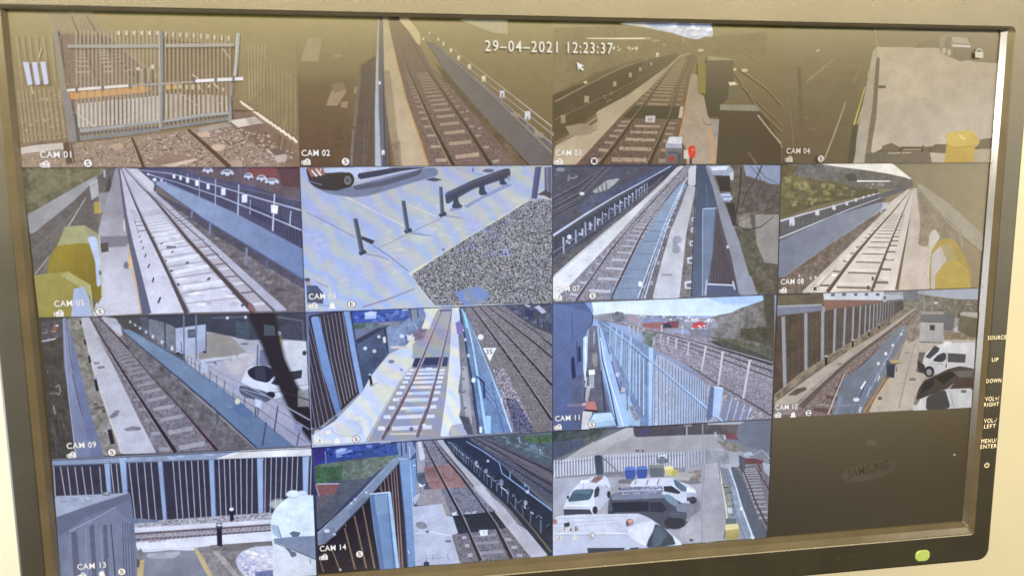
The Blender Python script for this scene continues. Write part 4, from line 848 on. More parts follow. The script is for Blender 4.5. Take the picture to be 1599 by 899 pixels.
P([100,765,230,665,352,548,360,560,250,680,130,775],(150,148,160),'c'); P([60,765,130,760,200,690,210,700,140,790,62,800],(96,92,112),'d')
I('concrete_apron')
P([640,245, 700,200, 745,190, 720,270, 655,340, 640,400, 560,500, 370,840, 80,852, 70,800, 200,720, 352,560, 400,470, 505,340, 605,290], (200,194,186), 'm', g=(650,280,250,800,(200,206,222)))
SP([400,480,600,330,640,360,480,640,200,800],36,10,40,(206,190,180),'m',a=.22,asp=.5); SP([400,480,600,330,640,360,480,640,200,800],26,10,40,(178,190,232),'m',a=.22,asp=.5); P([700,72,870,60,862,90,790,110,740,190,690,200,720,120],(206,200,196),'m'); E(518,381,16,9,(116,128,140)); E(560,300,50,5,(206,186,160)); E(574,427,7,4,(150,120,190))
for t in range(26): a_ = t/25*math.pi*1.5-1.7; L([262+84*math.cos(a_),765+44*math.sin(a_),3, 262+84*math.cos(a_+.2),765+44*math.sin(a_+.2),3],(166,160,162))
P([200,740,330,720,350,790,220,812],(184,182,194),'m',f=10,a=.5)
I('bollard')
P([390,455,400,453,412,520,398,522],(40,44,66)); E(395,455,7,5,(150,166,180)); L([400,520,8,440,500,3],(150,150,160))
I('ballast')
P([785,80, 870,75, 862,200, 852,350, 830,560, 800,806, 370,838, 560,500, 640,400, 655,340, 720,270, 745,170], (160,152,172), 'm', g=(800,120,560,800,(150,144,164)))
P([702,198, 862,192, 858,290, 640,285, 680,245], (158,142,158), 'm'); P([640,285,858,290,848,352,640,360],(152,156,164),'m'); P([655,200,720,195,700,250,650,262],(130,106,128),'d',f=6)
SP([700,210,860,200,850,280,700,280],20,6,20,(176,156,166),'m',a=.22)
I('railway_track')
A((520,765,700,756), (655,430,790,428), 10, 22, 13, (206,196,220), 'm', q=1.9, jit=.08); A((600,660,740,656),(640,560,760,556), 3, 15, 12, (150,196,216), 'm', q=1.2, a=.8); A((510,795,690,790),(520,770,700,765),1,12,12,(210,190,160),q=1,a=.8); A((560,590,720,588),(570,575,720,572),1,9,9,(212,196,176),q=1)
A((440,760,480,760),(618,430,648,430),10,22,12,(206,212,226),q=1.9,jit=.1); A((700,756,750,752),(790,430,825,428),10,22,12,(206,208,230),q=1.9,jit=.1); A((540,640,740,632),(660,440,790,436),7,5,3,(124,126,150),q=1.6,a=.7)
P([655,362, 700,360, 672,412, 636,412], (52,58,104)); P([712,358,805,356,796,402,690,410],(58,62,108),'p'); P([818,356,842,356,836,408,806,406],(62,70,118)); P([718,404,750,402,748,424,716,424],(206,206,222)); P([690,402,796,400,796,412,690,414],(90,94,140))
L([462,824,24, 560,650,19, 640,490,14, 700,350,10, 760,200,6, 810,80,4], (118,90,96)); L([452,824,5,634,488,3,806,80,2],(180,170,190)); L([662,812,24, 730,640,19, 770,490,14, 808,350,10, 842,200,6, 868,78,4], (122,94,100)); L([652,812,5,764,488,3,864,78,2],(176,166,190))
L([795,90,10,870,86,10],(108,96,122)); L([380,835,4,560,505,4,640,405,3],(206,196,180)); E(500,765,8,12,(110,70,84)); E(632,765,10,10,(130,100,90)); E(705,745,9,8,(214,214,236)); E(720,662,7,7,(110,84,110))
I('concrete_path')
P([868,75, 908,70, 905,290, 925,420, 905,560, 915,700, 960,796, 800,808, 835,560, 855,350], (204,200,206), 'm', g=(890,100,860,780,(214,212,216))); L([868,75,3,855,350,5,835,560,5,802,808,7],(220,216,180)); P([845,792,860,745,930,735,958,760,960,796,850,806],(176,166,180),'m',f=4); P([905,180,930,210,940,420,950,440,935,560,950,640,920,560,925,420,905,290],(180,180,190),'m',f=5,a=.6); P([860,160,910,160,905,300,862,290],(190,176,196),'m',f=8,a=.5)
I('drain')
P([900,150, 930,170, 960,380, 990,600, 1010,794, 955,796, 905,690, 930,600, 900,560, 915,440, 905,290], (124,122,130), 'd', f=3); P([925,400,950,420,960,540,980,740,950,745,925,560],(164,160,166),'c',f=4); P([905,690,960,700,985,794,955,796],(88,86,108),'d',f=5); A((935,760,950,750),(912,180,918,176),12,9,4,(84,92,120),q=2.4,jit=.5)
I('steel_fence', 'bright blue palisade fence')
P([915,75, 940,110, 985,190, 1035,300, 1085,420, 1150,570, 1215,782, 1012,796, 985,560, 960,380, 935,180], (100,132,176), 'd', g=(960,150,1120,760,(96,130,182)))
A((1215,780,1060,560),(935,95,925,90),34,5,2,(150,176,212),q=4,a=.5); L([905,80,6,930,190,10,958,380,12,985,540,14,1020,792,16],(48,66,110)); L([938,100,6,985,300,9,1020,520,12,1062,790,18],(150,204,246)); L([985,200,3,1075,420,5,1140,590,7,1205,782,9],(176,206,240)); L([1090,500,6,1120,640,6,1160,785,8],(70,110,180)); L([922,80,5,935,120,7,950,190,8],(120,220,224)); L([1000,460,8,1045,500,14,1050,590,12],(46,66,130)); P([1060,690,1085,692,1085,790,1062,790],(140,200,236)); D([1028,770,12,30],(222,230,236)); E(987,486,9,12,(220,226,232)); D([958,346,8,16,925,200,12,8,940,255,6,12],(206,214,226)); L([985,600,10,1005,700,16,1015,794,14],(70,74,110))
P([885,160,905,150,930,180,920,230,895,220],(130,110,190),f=4); P([1148,590,1212,780,1222,780,1165,590],(110,128,180),'d'); L([1150,580,6,1150,620,6],(206,210,220))
I('sidings')
P([940,68, 1430,54, 1436,780, 1220,785, 1150,570, 1085,420, 1035,300, 985,190], (128,118,122), 'b', g=(1050,120,1360,720,(122,110,106))); P([1100,420,1160,420,1300,700,1330,780,1222,784,1150,575],(146,132,140),'g',f=8)
P([1175,590,1230,600,1340,780,1222,784],(96,92,126),'g',f=6)
L([975,68,5, 1060,180,9, 1180,345,12, 1300,510,15, 1435,712,18], (60,48,54)); L([985,68,2,1072,180,3,1192,345,4,1445,712,6],(150,140,140)); L([1020,66,5, 1120,170,8, 1260,320,11, 1435,515,14], (62,50,56)); L([1030,66,2,1272,320,3,1435,500,4],(146,136,138)); L([1065,62,4, 1190,160,7, 1330,268,9, 1435,358,10], (62,50,58)); L([1105,60,4, 1220,130,6, 1350,215,8, 1435,290,9], (58,48,56)); L([1115,60,2,1435,278,3],(136,126,134))
A((1240,450,1400,480),(1010,90,1060,88),16,7,2,(150,140,146),q=3,a=.4)
P([1165,60, 1435,50, 1436,225, 1330,180, 1240,120], (76,80,104), 'd'); SP([1180,62,1430,55,1430,200,1300,150],40,5,20,(110,116,142),a=.6); A((1425,160,1425,215),(1200,65,1200,85),12,5,3,(50,52,74),q=2); P([1340,70,1360,60,1400,95,1380,105],(176,182,206)); L([1280,56,6,1310,66,7],(200,206,224)); P([1280,80,1330,90,1320,130,1290,120],(60,56,110))
I('speed_sign', 'white triangular sign reading 35')
P([1043,304, 1116,302, 1080,378], (226,224,228)); E(1028,240,15,14,(220,216,226)); L([1028,254,4,1040,275,4],(150,140,140))
flush()
m = Mesh(); X_, Y_ = plane(*toph([1058, 338])[0]); text_add(m, '35', X_, Y_, .0036, .0026, st.z + 2e-5, lit((84, 84, 110)), mat('w'), bold=.01); link('sign_number', m.build('sign_number'), st.view)
CAP('CAM 10', 80, 801, [('v', 103, 834), ('b', 208, 831), ('S', 317, 821)])

# ---------------- CAM 11
V(2, 2, 850, 450, 3.908, 'camera view along a blue palisade fence beside a building under a clear blue sky', ((150,180,236), (150,176,232), (146,128,136), (96,116,164)), 'p')
I('sky')
P([240,80, 1360,42, 1330,80, 1180,135, 1060,165, 560,165, 300,165, 280,130], (186,214,244), 'p', g=(700,70,690,170,(218,226,240))); P([260,84,420,78,420,160,300,160,275,120],(206,222,246),f=20,a=.8); P([1000,55,1360,42,1290,90,1100,90],(150,186,240),f=20,a=.8)
I('hills')
P([1060,165, 1140,150, 1190,125, 1330,78, 1400,48, 1398,470, 1250,420, 1000,270, 990,190], (140,130,122), 'f', g=(1100,200,1390,300,(112,98,82))); P([1200,250,1350,240,1390,300,1380,350,1200,300],(90,82,58),'f',f=14); P([1340,45,1400,45,1400,460,1370,300],(94,82,60),'d',f=20)
P([1000,290,1100,305,1395,365,1395,425,1240,400,1010,320],(104,100,72),'f',f=8)
I('town')
P([300,165, 420,150, 560,162, 800,175, 1040,185, 1060,240, 900,250, 700,262, 480,225, 300,190], (150,146,158), 'd', f=4); P([410,160,440,142,480,148,492,200,420,205],(112,116,124),'f',f=3); P([515,165,560,172,590,210,520,205],(176,140,156)); SP([560,165,1040,185,1030,205,600,195],36,4,10,(206,204,214),asp=.6); SP([860,170,1030,185,1020,215,880,200],24,5,10,(226,216,218)); SP([560,162,860,172,860,195,600,190],20,6,16,(110,120,150),asp=.5)
P([600,180,720,176,740,206,600,212],(134,146,186),'d'); P([598,212, 730,206, 742,246, 640,244, 600,232], (176,96,92)); P([745,206,818,200,815,240,745,240],(160,74,90),'d'); P([725,215,760,210,780,240,720,240],(70,72,90),'d')
P([902,214, 950,200, 986,212, 984,240, 902,242], (226,66,68), f=1); SP([900,225,985,225,985,248,900,248],8,5,10,(240,220,224)); L([850,160,2,850,215,2],(130,110,110)); L([690,160,2,690,200,2],(150,150,160))
I('sidings')
P([480,215, 700,258, 760,262, 1000,300, 1392,452, 1390,790, 1222,800, 1000,600, 880,470, 660,370, 640,300], (152,140,150), 'b', g=(800,300,1250,750,(142,128,136))); P([700,300,1100,400,1390,540,1390,640,1100,500,700,330],(156,142,148),'b',f=8,a=.7)
P([880,250,1010,250,1060,300,900,290],(132,128,140),'d',f=5); P([1000,320,1100,318,1390,430,1390,455,1100,370],(86,84,70),'d',f=4)
L([700,268,5, 900,315,8, 1130,385,11, 1392,465,14], (74,68,72)); L([705,262,2,1130,376,4,1392,452,5],(168,160,160)); L([700,285,4, 900,340,7, 1130,415,9, 1392,505,11], (92,84,88)); L([690,300,4, 880,360,6, 1120,445,8, 1392,545,10], (98,88,94)); L([690,312,3,1120,470,5,1392,585,6],(120,106,110),a=.7)
L([880,470,8, 1060,585,9, 1230,680,10, 1395,780,14], (98,88,88)); L([370,195,4,620,250,5,700,268,5],(120,100,100)); SP([1000,600,1390,760,1390,795,1230,800],50,5,16,(176,164,164),'b'); SP([700,320,1380,560,1380,740,900,480],60,3,9,(176,164,170),a=.6)
for x0_, y0_, x1_, y1_, w_ in ((1252,440,1212,670,15),(1087,390,1060,590,13),(984,355,958,500,11),(880,332,872,410,9),(805,310,800,370,8),(755,300,752,345,7),(710,285,708,325,6),(668,280,666,345,7),(715,230,715,268,7),(842,232,840,280,7),(570,240,570,300,5),(545,235,545,292,5),(517,230,518,290,5),(602,248,602,300,5)): I('fence_post'); L([x0_,y0_,w_, x1_,y1_,w_*.8], (198,188,188)); D([x0_,y0_,w_*1.5,8],(188,176,170))
L([790,440,3,850,490,4,895,420,3],(140,130,124)); L([850,490,4,930,520,5],(130,120,116)); P([600,262,690,268,665,300,650,355,600,330],(112,124,116),'f',f=5)
I('building')
P([45,82, 260,88, 296,160, 290,215, 255,260, 240,420, 225,640, 240,855, 45,862], (92,112,170), 'p', g=(120,100,160,820,(84,98,150))); L([168,140,4,170,320,4],(62,78,130)); L([52,415,4,160,330,3,286,220,3],(70,86,140)); P([60,90,250,90,290,150,170,110],(76,92,150),f=6,a=.7); L([296,160,6,290,215,7,270,235,6],(50,62,106)); P([164,425,180,415,190,540,172,555,164,500],(46,52,96)); P([204,360,218,350,222,440,206,450],(50,56,100)); L([196,320,5,200,480,4],(56,66,112)); P([240,80,285,80,300,150,260,100],(120,150,210),f=6); P([170,560,240,520,240,850,180,856],(92,92,116),'d',f=16,a=.6); P([140,705,290,700,290,716,140,716],(170,130,150),a=.5,f=5)
I('drainage_channel')
P([275,228, 322,228, 340,500, 400,760, 290,770, 250,740, 238,600, 260,400], (112,108,122), 'd', g=(300,240,330,740,(96,90,108))); P([238,300,262,290,258,450,246,560,238,480],(186,206,224)); L([250,290,6,248,560,5],(220,232,236)); P([290,395,318,390,320,470,300,480],(146,136,130),'d',f=5); L([303,260,10,300,340,6],(160,170,190)); L([345,500,8, 370,760,12],(60,66,100)); P([258,590,280,600,262,690,248,680],(176,168,160),f=3); P([235,750,290,745,270,860,225,860],(206,196,190),'c',f=4)
L([340,260,10, 352,440,12, 392,640,16, 430,760,20],(64,80,130)); P([322,228, 352,228, 372,330, 430,520, 520,835, 438,845, 420,760, 365,540, 335,380], (150,188,230), g=(340,240,460,830,(150,192,236))); L([332,232,4,352,430,6,400,620,8,445,840,10],(60,78,130)); L([352,232,4,400,420,5,470,660,7,525,832,8],(56,80,140)); L([340,300,4,380,500,6,480,835,8],(206,226,246))
P([268,805, 300,758, 410,750, 438,830, 300,845], (156,192,220), 'p'); L([272,800,5,302,758,5,410,750,6,440,832,7],(52,74,110)); L([280,815,4,425,790,4],(210,226,240)); P([300,770,405,762,418,785,290,800],(176,208,230))
P([255,690, 305,688, 318,735, 300,748, 250,745], (222,110,104), f=4); P([230,700,255,695,250,710,230,712],(220,170,170),f=2); P([245,735,320,742,320,752,245,745],(60,48,60))
A((285,590,285,590),(285,520,285,520),1,2,2,(200,200,200)); 
for k_ in range(8): L([271,525+k_*11,5, 302,522+k_*11,5],(206,214,226))
P([270,498,303,495,305,522,272,525],(228,234,238)); L([258,540,6,248,600,8],(186,196,196)); L([240,600,5,240,690,5],(60,60,80))
I('palisade_fence', 'blue palisade fence running away from the camera')
P([322,200, 350,190, 400,222, 470,270, 530,300, 645,365, 700,405, 640,480, 640,836, 588,836, 510,640, 460,500, 400,350, 345,240], (112,138,176), 'd', g=(400,250,620,800,(110,140,184)))
A((632,830,632,450),(395,330,398,232),26,8,3,(176,200,228),q=3.4,a=.9); A((622,830,622,470),(400,340,402,240),26,4,1.5,(78,100,146),q=3.4,a=.7)
P([640,480, 700,405, 1010,600, 1090,660, 1060,806, 640,836], (196,184,186), 'd', g=(700,500,980,780,(168,158,164)), a=.85); SP([650,520,1000,700,1000,810,650,830],60,5,14,(222,216,220),a=.7)
A((965,812,975,575),(664,836,664,392),19,11,11,(156,176,206),q=.75,caps=0); A((974,812,985,580),(671,836,672,400),19,4,4,(88,100,134),q=.75); 
for x_, y_ in ((985,575),(948,540),(915,520),(880,500),(850,480),(820,470),(790,450),(760,435),(735,420)): L([x_-6,y_,4,x_+3,y_-22,3],(150,152,166))
P([632,362, 664,364, 656,836, 628,836, 634,600], (168,206,240), g=(640,370,640,830,(150,190,232))); L([632,365,3,630,836,4],(84,118,176)); L([664,366,4,660,500,5,655,836,6],(98,130,184))
for x_, y0_, y1_, w_ in ((527,290,560,14),(527,330,690,8),(474,262,470,12),(440,240,410,10),(405,225,350,8)): L([x_,y0_,w_, x_-10,y1_,w_], (150,190,230)); L([x_+w_*.6,y0_,3, x_-10+w_*.6,y1_,3],(86,116,172))
L([345,205,4,470,290,6,650,440,8,850,610,10,1085,806,13],(150,186,224)); L([345,212,2,650,450,4,1075,812,5],(84,112,166))
P([1030,598, 1086,606, 1060,790, 1018,770], (164,192,232)); P([1010,600,1032,598,1020,780,990,806,985,780],(96,112,156)); L([1028,598,5,1088,606,6],(206,222,240))
A((1215,800,1240,720),(1090,802,1130,660),4,20,20,(122,134,166),q=1); A((1232,800,1256,720),(1105,802,1142,664),4,6,6,(186,184,196),q=1)
P([375,400,410,400,410,440,385,440],(150,188,226)); P([465,600,490,605,490,632,462,628],(196,176,180),f=2); P([435,510,455,515,450,535,432,532],(186,190,206)); P([455,640,500,640,580,800,580,836,520,830],(150,186,220),f=2); P([515,720,540,710,575,800,550,806],(146,136,150),'b'); L([500,640,6,505,740,6],(70,94,150)); L([465,560,4,462,620,4],(60,80,130))
CAP('CAM 11', 62, 805, [('v', 80, 841), ('S', 286, 826)])

# ---------------- CAM 12
V(3, 2, 1190, 440, 3.910, 'camera view of a panelled noise wall, railway track, site cabin and parked vans', ((116,104,86), (150,152,164), (170,160,148), (104,92,80)))
I('sky')
P([740,72, 1320,34, 1318,112, 1180,108, 1000,84, 880,90, 840,112, 740,98], (146,154,172), 'p', g=(800,90,1200,60,(156,164,182))); P([740,80,840,82,860,100,852,120,740,122],(168,176,196))
I('hills')
P([850,110, 940,72, 1010,84, 1180,106, 1320,110, 1318,240, 1100,200, 930,165, 860,150], (122,116,104), 'f', g=(900,120,1300,180,(116,106,88))); SP([900,100,1310,120,1310,180,900,150],34,5,16,(150,140,128),a=.5,asp=.5); P([860,60,950,48,945,110,870,110],(112,116,124),'d',f=5); D([1060,128,20,12,1100,185,20,16],(190,186,184)); L([988,60,4,990,180,5],(150,150,156)); L([1040,90,3,1040,280,5],(146,144,146)); P([1085,176,1110,174,1112,194,1088,196],(60,54,56))
I('building')
P([375,68, 738,55, 746,96, 722,112, 370,108], (192,200,218), 'c', g=(400,80,720,90,(182,190,210))); P([370,110, 722,113, 745,126, 560,150, 378,172], (146,104,90), 'p', g=(380,120,700,130,(134,100,92))); D([432,79,20,14, 500,77,20,14, 571,77,18,14, 637,76,18,14, 705,77,18,14],(96,100,124)); D([748,96,12,16],(90,94,108)); P([760,112,862,104,864,170,760,200],(116,122,134),'d')
I('noise_wall')
P([85,80, 372,72, 380,150, 90,150], (108,98,80), 'd'); P([88,150, 362,138, 382,176, 92,212], (134,142,172), 'c', g=(100,150,110,210,(118,124,152))); L([92,170,3,372,155,3],(100,104,128)); L([88,148,5,362,138,5],(172,180,204))
P([85,210, 382,175, 560,150, 750,122, 862,112, 864,172, 740,252, 640,312, 540,375, 430,440, 340,490, 230,565, 130,650, 75,700], (92,78,66), 'd', g=(120,300,700,200,(104,94,90)))
A((90,690,90,215),(860,168,858,115),90,2.5,1.2,(74,60,52),q=5,a=.7)
for x0_, y0_, x1_, y1_, w_ in ((130,212,140,645,26),(268,190,268,552,23),(371,172,368,486,22),(447,163,438,436,18),(508,156,498,392,15),(558,150,550,365,13),(600,146,591,340,11),(633,141,625,318,10),(660,137,653,298,9),(684,133,677,282,8),(704,130,699,268,7),(722,127,717,258,6),(738,125,733,250,5),(754,122,750,240,4),(770,120,766,230,4),(786,119,783,222,4),(802,117,800,210,3)): L([x0_,y0_,w_, x1_,y1_,w_*.9], (146,150,164)); L([x0_+w_*.4,y0_,w_*.2, x1_+w_*.4,y1_,w_*.2],(104,102,112))
P([378,150,382,178,372,180,368,152],(150,156,176))
I('verge')
P([75,700, 230,565, 430,440, 640,312, 760,245, 860,172, 925,160, 760,285, 560,400, 380,520, 150,660, 75,750], (134,120,102), 'f'); L([75,690,8,230,560,6,640,306,4,860,168,3],(160,148,130),a=.7); P([80,735,370,530,420,500,410,480,250,590],(118,104,92),'d',f=5,a=.7)
for x_, y_, w_, h_ in ((389,480,12,52),(552,375,10,40),(650,315,8,28),(713,272,6,20)): I('bollard'); D([x_,y_,w_,h_],(56,48,48)); D([x_,y_-h_/2-2,w_*1.3,h_*.14],(176,172,168)); L([770,220,5,772,280,5],(90,90,104))
I('concrete_path')
P([930,160, 945,168, 800,270, 700,345, 560,440, 420,545, 260,680, 200,745, 75,760, 80,735, 250,610, 380,520, 560,400, 700,320, 780,262], (166,152,140), 'c', g=(850,200,250,700,(172,160,152))); P([155,690,200,655,260,640,270,655,200,690],(104,90,82),'d',f=4); P([460,498,520,490,515,502,470,506],(110,98,92),'d',f=3); P([75,755,330,720,200,800,75,812],(140,130,128),'d',f=5)
I('ballast')
P([945,165, 965,185, 870,300, 700,470, 600,560, 430,806, 150,820, 240,740, 480,545, 700,370], (134,116,108), 'b', g=(880,220,350,780,(130,112,112)))
I('railway_track')
A((310,772,425,790),(560,530,620,540),8,26,10,(108,84,80),q=2.6,jit=.08); A((345,745,445,760),(575,520,630,530),8,10,5,(156,138,134),q=2.6,jit=.08,a=.8); A((620,500,660,500),(880,230,900,230),16,6,2,(110,90,86),q=2.4,a=.6)
L([940,165,4, 830,255,10, 700,355,16, 560,455,22, 480,520,28, 350,640,36, 230,760,46], (104,90,86)); L([930,168,2,690,350,4,460,520,8,190,770,14],(170,156,150),a=.6); A((240,710,300,660),(500,490,520,470),7,16,10,(176,164,154),q=1.8,jit=.3,a=.6)
L([950,180,3, 860,275,5, 740,380,7, 610,500,9, 540,570,10], (98,78,72)); L([500,560,5,450,680,8,400,806,10],(176,170,176)); L([492,560,3,440,680,4,390,806,5],(90,76,76)); L([610,510,4,600,620,4],(140,134,146),a=.6)
I('walkway')
P([800,300, 900,250, 870,350, 760,520, 690,660, 620,792, 430,806, 490,600, 620,500, 700,420], (122,128,142), 'c', g=(850,300,560,780,(108,120,142))); L([455,755,3,610,745,3],(150,160,186)); P([430,806,470,700,490,690,455,806],(120,134,170),'c')
I('handrail')
for dx_ in (0,34,60): L([540+dx_,800,6, 600+dx_*.8,650,5, 690+dx_*.5,520,4, 790+dx_*.3,380,3, 868,280,2],(120,136,172)); 
A((600,760,630,690),(860,290,866,270),22,5,2,(146,160,190),q=3,jit=.8); L([600,650,12,628,605,10],(216,220,232)); E(572,716,18,10,(206,212,226)); L([703,600,6,715,570,7],(206,208,220)); E(752,436,6,9,(222,222,226)); E(706,496,7,8,(200,206,220)); E(795,385,6,7,(200,206,216)); L([620,640,8,590,700,10],(84,96,130)); E(845,318,7,6,(190,196,210)); L([600,760,9,590,795,9],(196,208,226))
P([605,790,640,720,700,660,760,560,780,600,700,690,660,790],(132,112,92),'d')
I('concrete_yard')
P([870,360, 960,340, 1100,330, 1300,330, 1290,560, 1000,560, 925,700, 915,775, 650,790, 760,610, 830,480], (176,164,150), 'c', g=(950,380,780,760,(182,170,156))); L([618,792,5, 690,680,5, 750,585,4],(196,146,96)); P([650,790,655,782,700,690,768,588,800,590,720,700],(184,168,142),'c'); P([955,430,990,430,985,520,1000,560,940,545],(110,100,92),'d',f=8); L([930,370,4,880,560,5,830,770,7],(146,136,126)); E(915,592,20,8,(130,122,118)); E(715,708,11,8,(98,88,84)); E(880,432,22,4,(150,140,130)); P([1110,300,1305,305,1300,350,1105,350],(140,122,100),'f',f=3); P([880,260,960,230,955,340,890,370],(140,122,110),'f',f=5)
I('site_cabin')
P([965,192, 1000,180, 1165,196, 1172,205, 1162,292, 1108,296, 1102,250, 965,246], (112,112,114), 'p', g=(970,200,1160,280,(104,104,108))); P([970,180,1110,178,1100,196,970,196],(150,142,138),f=2); P([966,248, 1102,250, 1096,366, 955,362], (172,172,172), 'c', g=(960,250,1080,360,(156,156,160))); P([1020,262,1050,262,1048,294,1020,292],(88,82,80)); D([1036,277,16,16],(66,60,60)); L([955,364,5,1096,370,5],(80,72,72)); L([1000,250,2,998,362,2],(140,140,142)); L([1040,300,3,1040,372,3],(130,130,132)); P([1165,285,1190,270,1196,300,1170,305],(176,174,172))
I('container')
P([1205,192, 1308,200, 1302,338, 1262,330, 1190,292], (108,98,78), 'd'); P([1208,188,1225,182,1308,188,1308,218,1205,200],(166,160,150),'c')
I('parked_van', 'white van parked side-on')
P([975,500, 990,440, 1030,405, 1085,385, 1115,362, 1150,374, 1295,366, 1288,560, 1060,560, 1040,560, 1030,525, 985,515], (196,196,202), 'c', g=(1100,380,1150,560,(180,178,186))); P([993,455, 1048,388, 1078,402, 1070,422, 1018,466], (78,78,86)); P([1035,478, 1075,440, 1115,428, 1118,465, 1098,485, 1060,484], (72,72,78)); P([1130,433, 1238,440, 1232,490, 1130,486], (88,86,88)); L([1125,425,3,1120,520,3],(130,130,138)); L([1030,495,3,1110,500,3],(140,140,148)); E(1015,545,30,32,(64,60,64)); E(1014,548,15,17,(140,138,142)); P([945,480,985,505,990,550,955,545],(74,66,64),'d',f=5); L([1120,500,8,1115,520,5],(90,86,90)); P([1110,362,1150,366,1150,390,1100,392],(206,208,214)); L([980,470,4,998,480,4],(230,230,234))
I('parked_car', 'dark car with a sloping roof')
P([935,720, 950,650, 985,600, 1060,565, 1130,530, 1200,512, 1290,528, 1288,600, 1180,600, 1120,650, 1000,705], (84,74,68), f=3, g=(960,600,1270,560,(92,84,76))); P([1050,580,1140,545,1190,555,1100,620],(64,56,54)); P([1160,545,1290,535,1290,575,1200,580],(112,106,100),f=3); P([985,610,1050,580,1030,640,960,680],(70,64,62)); P([1180,595,1280,585,1280,650,1140,652],(98,78,70),'d')
I('parked_car', 'white car at the bottom edge')
P([915,760, 940,722, 1000,698, 1110,655, 1150,652, 1275,648, 1275,770, 1140,775, 915,782], (188,190,194), 'c'); P([1000,702, 1060,670, 1112,656, 1142,762, 1100,775, 995,776, 998,740], (88,82,78)); P([920,740,935,720,960,715,935,750],(130,126,126)); E(1225,665,16,8,(120,116,116)); L([1142,660,3,1165,765,3],(140,140,146))
I('litter_bin')
P([755,500, 806,496, 800,582, 758,576], (66,74,84)); P([752,478,830,478,840,492,800,502,758,500],(84,92,102)); E(805,484,30,8,(206,160,84)); L([770,478,5,840,492,5],(150,150,150)); L([815,515,5,815,545,6],(90,96,110))
CAP('CAM 12', 72, 777, [('v', 88, 808), ('b', 181, 805), ('=', 275, 794)])
# ---------------- CAM 13
V(0, 3, 50, 690, 3.553, 'camera view of a tall dark slatted fence, a grey container and a white tank', ((120,130,156), (130,140,170), (130,130,146), (120,128,150)))
I('slatted_fence')
P([112,95, 700,62, 1560,18, 1560,80, 700,108, 115,132], (132,144,172), 'c', g=(200,80,1000,60,(140,156,188))); SP([500,80,1000,60,1000,80,500,100],14,8,34,(160,172,206),a=.5,asp=.3); P([1015,96, 1110,62, 1200,40, 1560,19, 1560,72, 1200,88], (216,214,212), 'c'); P([1050,90,1200,45,1260,42,1130,90],(198,190,176),f=4,a=.7)
P([115,130, 560,112, 1030,95, 1560,76, 1580,390, 1330,392, 1010,415, 750,432, 560,442, 545,290, 430,285, 130,300], (64,56,70), 'd', g=(300,200,1300,250,(60,58,78)))
L([115,132,7,560,114,6,1030,96,5],(78,86,112))
for x0_, x1_ in ((120,130),(158,184),(197,216),(238,258),(277,300),(322,340),(375,388)): L([x0_,135,5, x1_,295,5],(168,160,172))
for x0_, x1_, y1_ in ((437,455,280),(468,482,280),(538,575,438),(580,610,436),(622,650,436),(660,690,434),(782,808,430),(815,838,428),(850,872,425),(885,905,424),(920,938,420),(950,968,418),(1036,1048,412),(1066,1078,410),(1096,1106,408),(1128,1136,405),(1158,1162,402),(1192,1192,400),(1222,1220,398),(1296,1292,394),(1328,1322,392),(1356,1350,390),(1387,1380,330),(1416,1408,300),(1446,1440,275),(1475,1468,268),(1550,1545,290)):
    yt = 132 - (x0_ - 120) * .039; L([x0_,yt,5, x1_,y1_,5],(166,158,172))
P([403,120, 431,118, 442,288, 420,290],(140,166,206)); P([486,82,522,80,532,276,506,280],(146,176,216),g=(500,80,520,280,(130,156,196))); P([700,108,724,106,750,430,730,434],(138,158,200)); P([983,98,1010,96,1022,410,998,412],(140,164,208)); P([1250,90,1282,88,1284,388,1258,391],(144,170,212)); P([1503,80,1537,78,1532,292,1506,290],(146,172,214))
for x0_, x1_, y1_ in ((431,442,288),(522,532,276),(724,750,430),(1010,1022,410),(1282,1284,388),(1537,1532,292)): L([x0_,100,5,x1_,y1_,6],(84,96,138))
I('ballast')
P([562,440, 750,430, 1010,412, 1330,390, 1332,430, 565,478], (164,158,164), 'b'); SP([580,445,1320,398,1320,412,600,466],50,5,16,(108,98,100),'d',a=.7,asp=.4); P([560,420,700,430,700,440,565,446],(110,120,150),'d')
P([565,490, 1330,448, 1335,495, 575,555], (150,136,144), 'b')
I('concrete_path')
P([565,475, 1330,428, 1330,450, 565,497], (204,200,208), 'c'); P([575,555, 1335,490, 1336,548, 1010,572, 905,582, 590,600], (210,208,216), 'c'); P([590,560,900,550,900,590,600,610],(214,212,222),'c')
I('railway_track')
L([568,507,11, 900,486,10, 1330,455,9],(100,82,90)); L([570,538,12, 900,518,11, 1332,486,10],(98,80,90)); L([568,500,3,1330,448,3],(170,160,168)); L([570,530,3,1332,479,3],(168,156,164)); A((600,548,640,505),(1300,495,1310,462),30,8,7,(176,162,168),q=1,a=.4); SP([600,530,780,520,760,545,610,555],14,5,16,(128,78,80),a=.6,asp=.4)
I('road')
P([588,598, 905,580, 960,660, 1005,750, 585,750], (132,132,144), 'c', g=(740,600,760,740,(120,120,136))); P([590,600,905,580,900,596,760,592,700,600,620,605],(206,204,212),'c',f=4); P([640,620,760,612,830,606,790,635,680,640,640,630],(178,172,180),'c',f=8,a=.8); P([585,612,605,585,620,620,600,660],(124,112,112),'d',f=4)
P([578,652, 622,652, 616,750, 582,750], (198,158,84)); P([575,640,600,650,596,690,580,690],(90,78,70),'d',f=2); P([898,584, 916,582, 960,650, 1012,750, 985,750, 935,660],(200,166,96)); P([660,640,720,600,760,640,700,700],(142,140,150),f=10,a=.4)
I('paved_path')
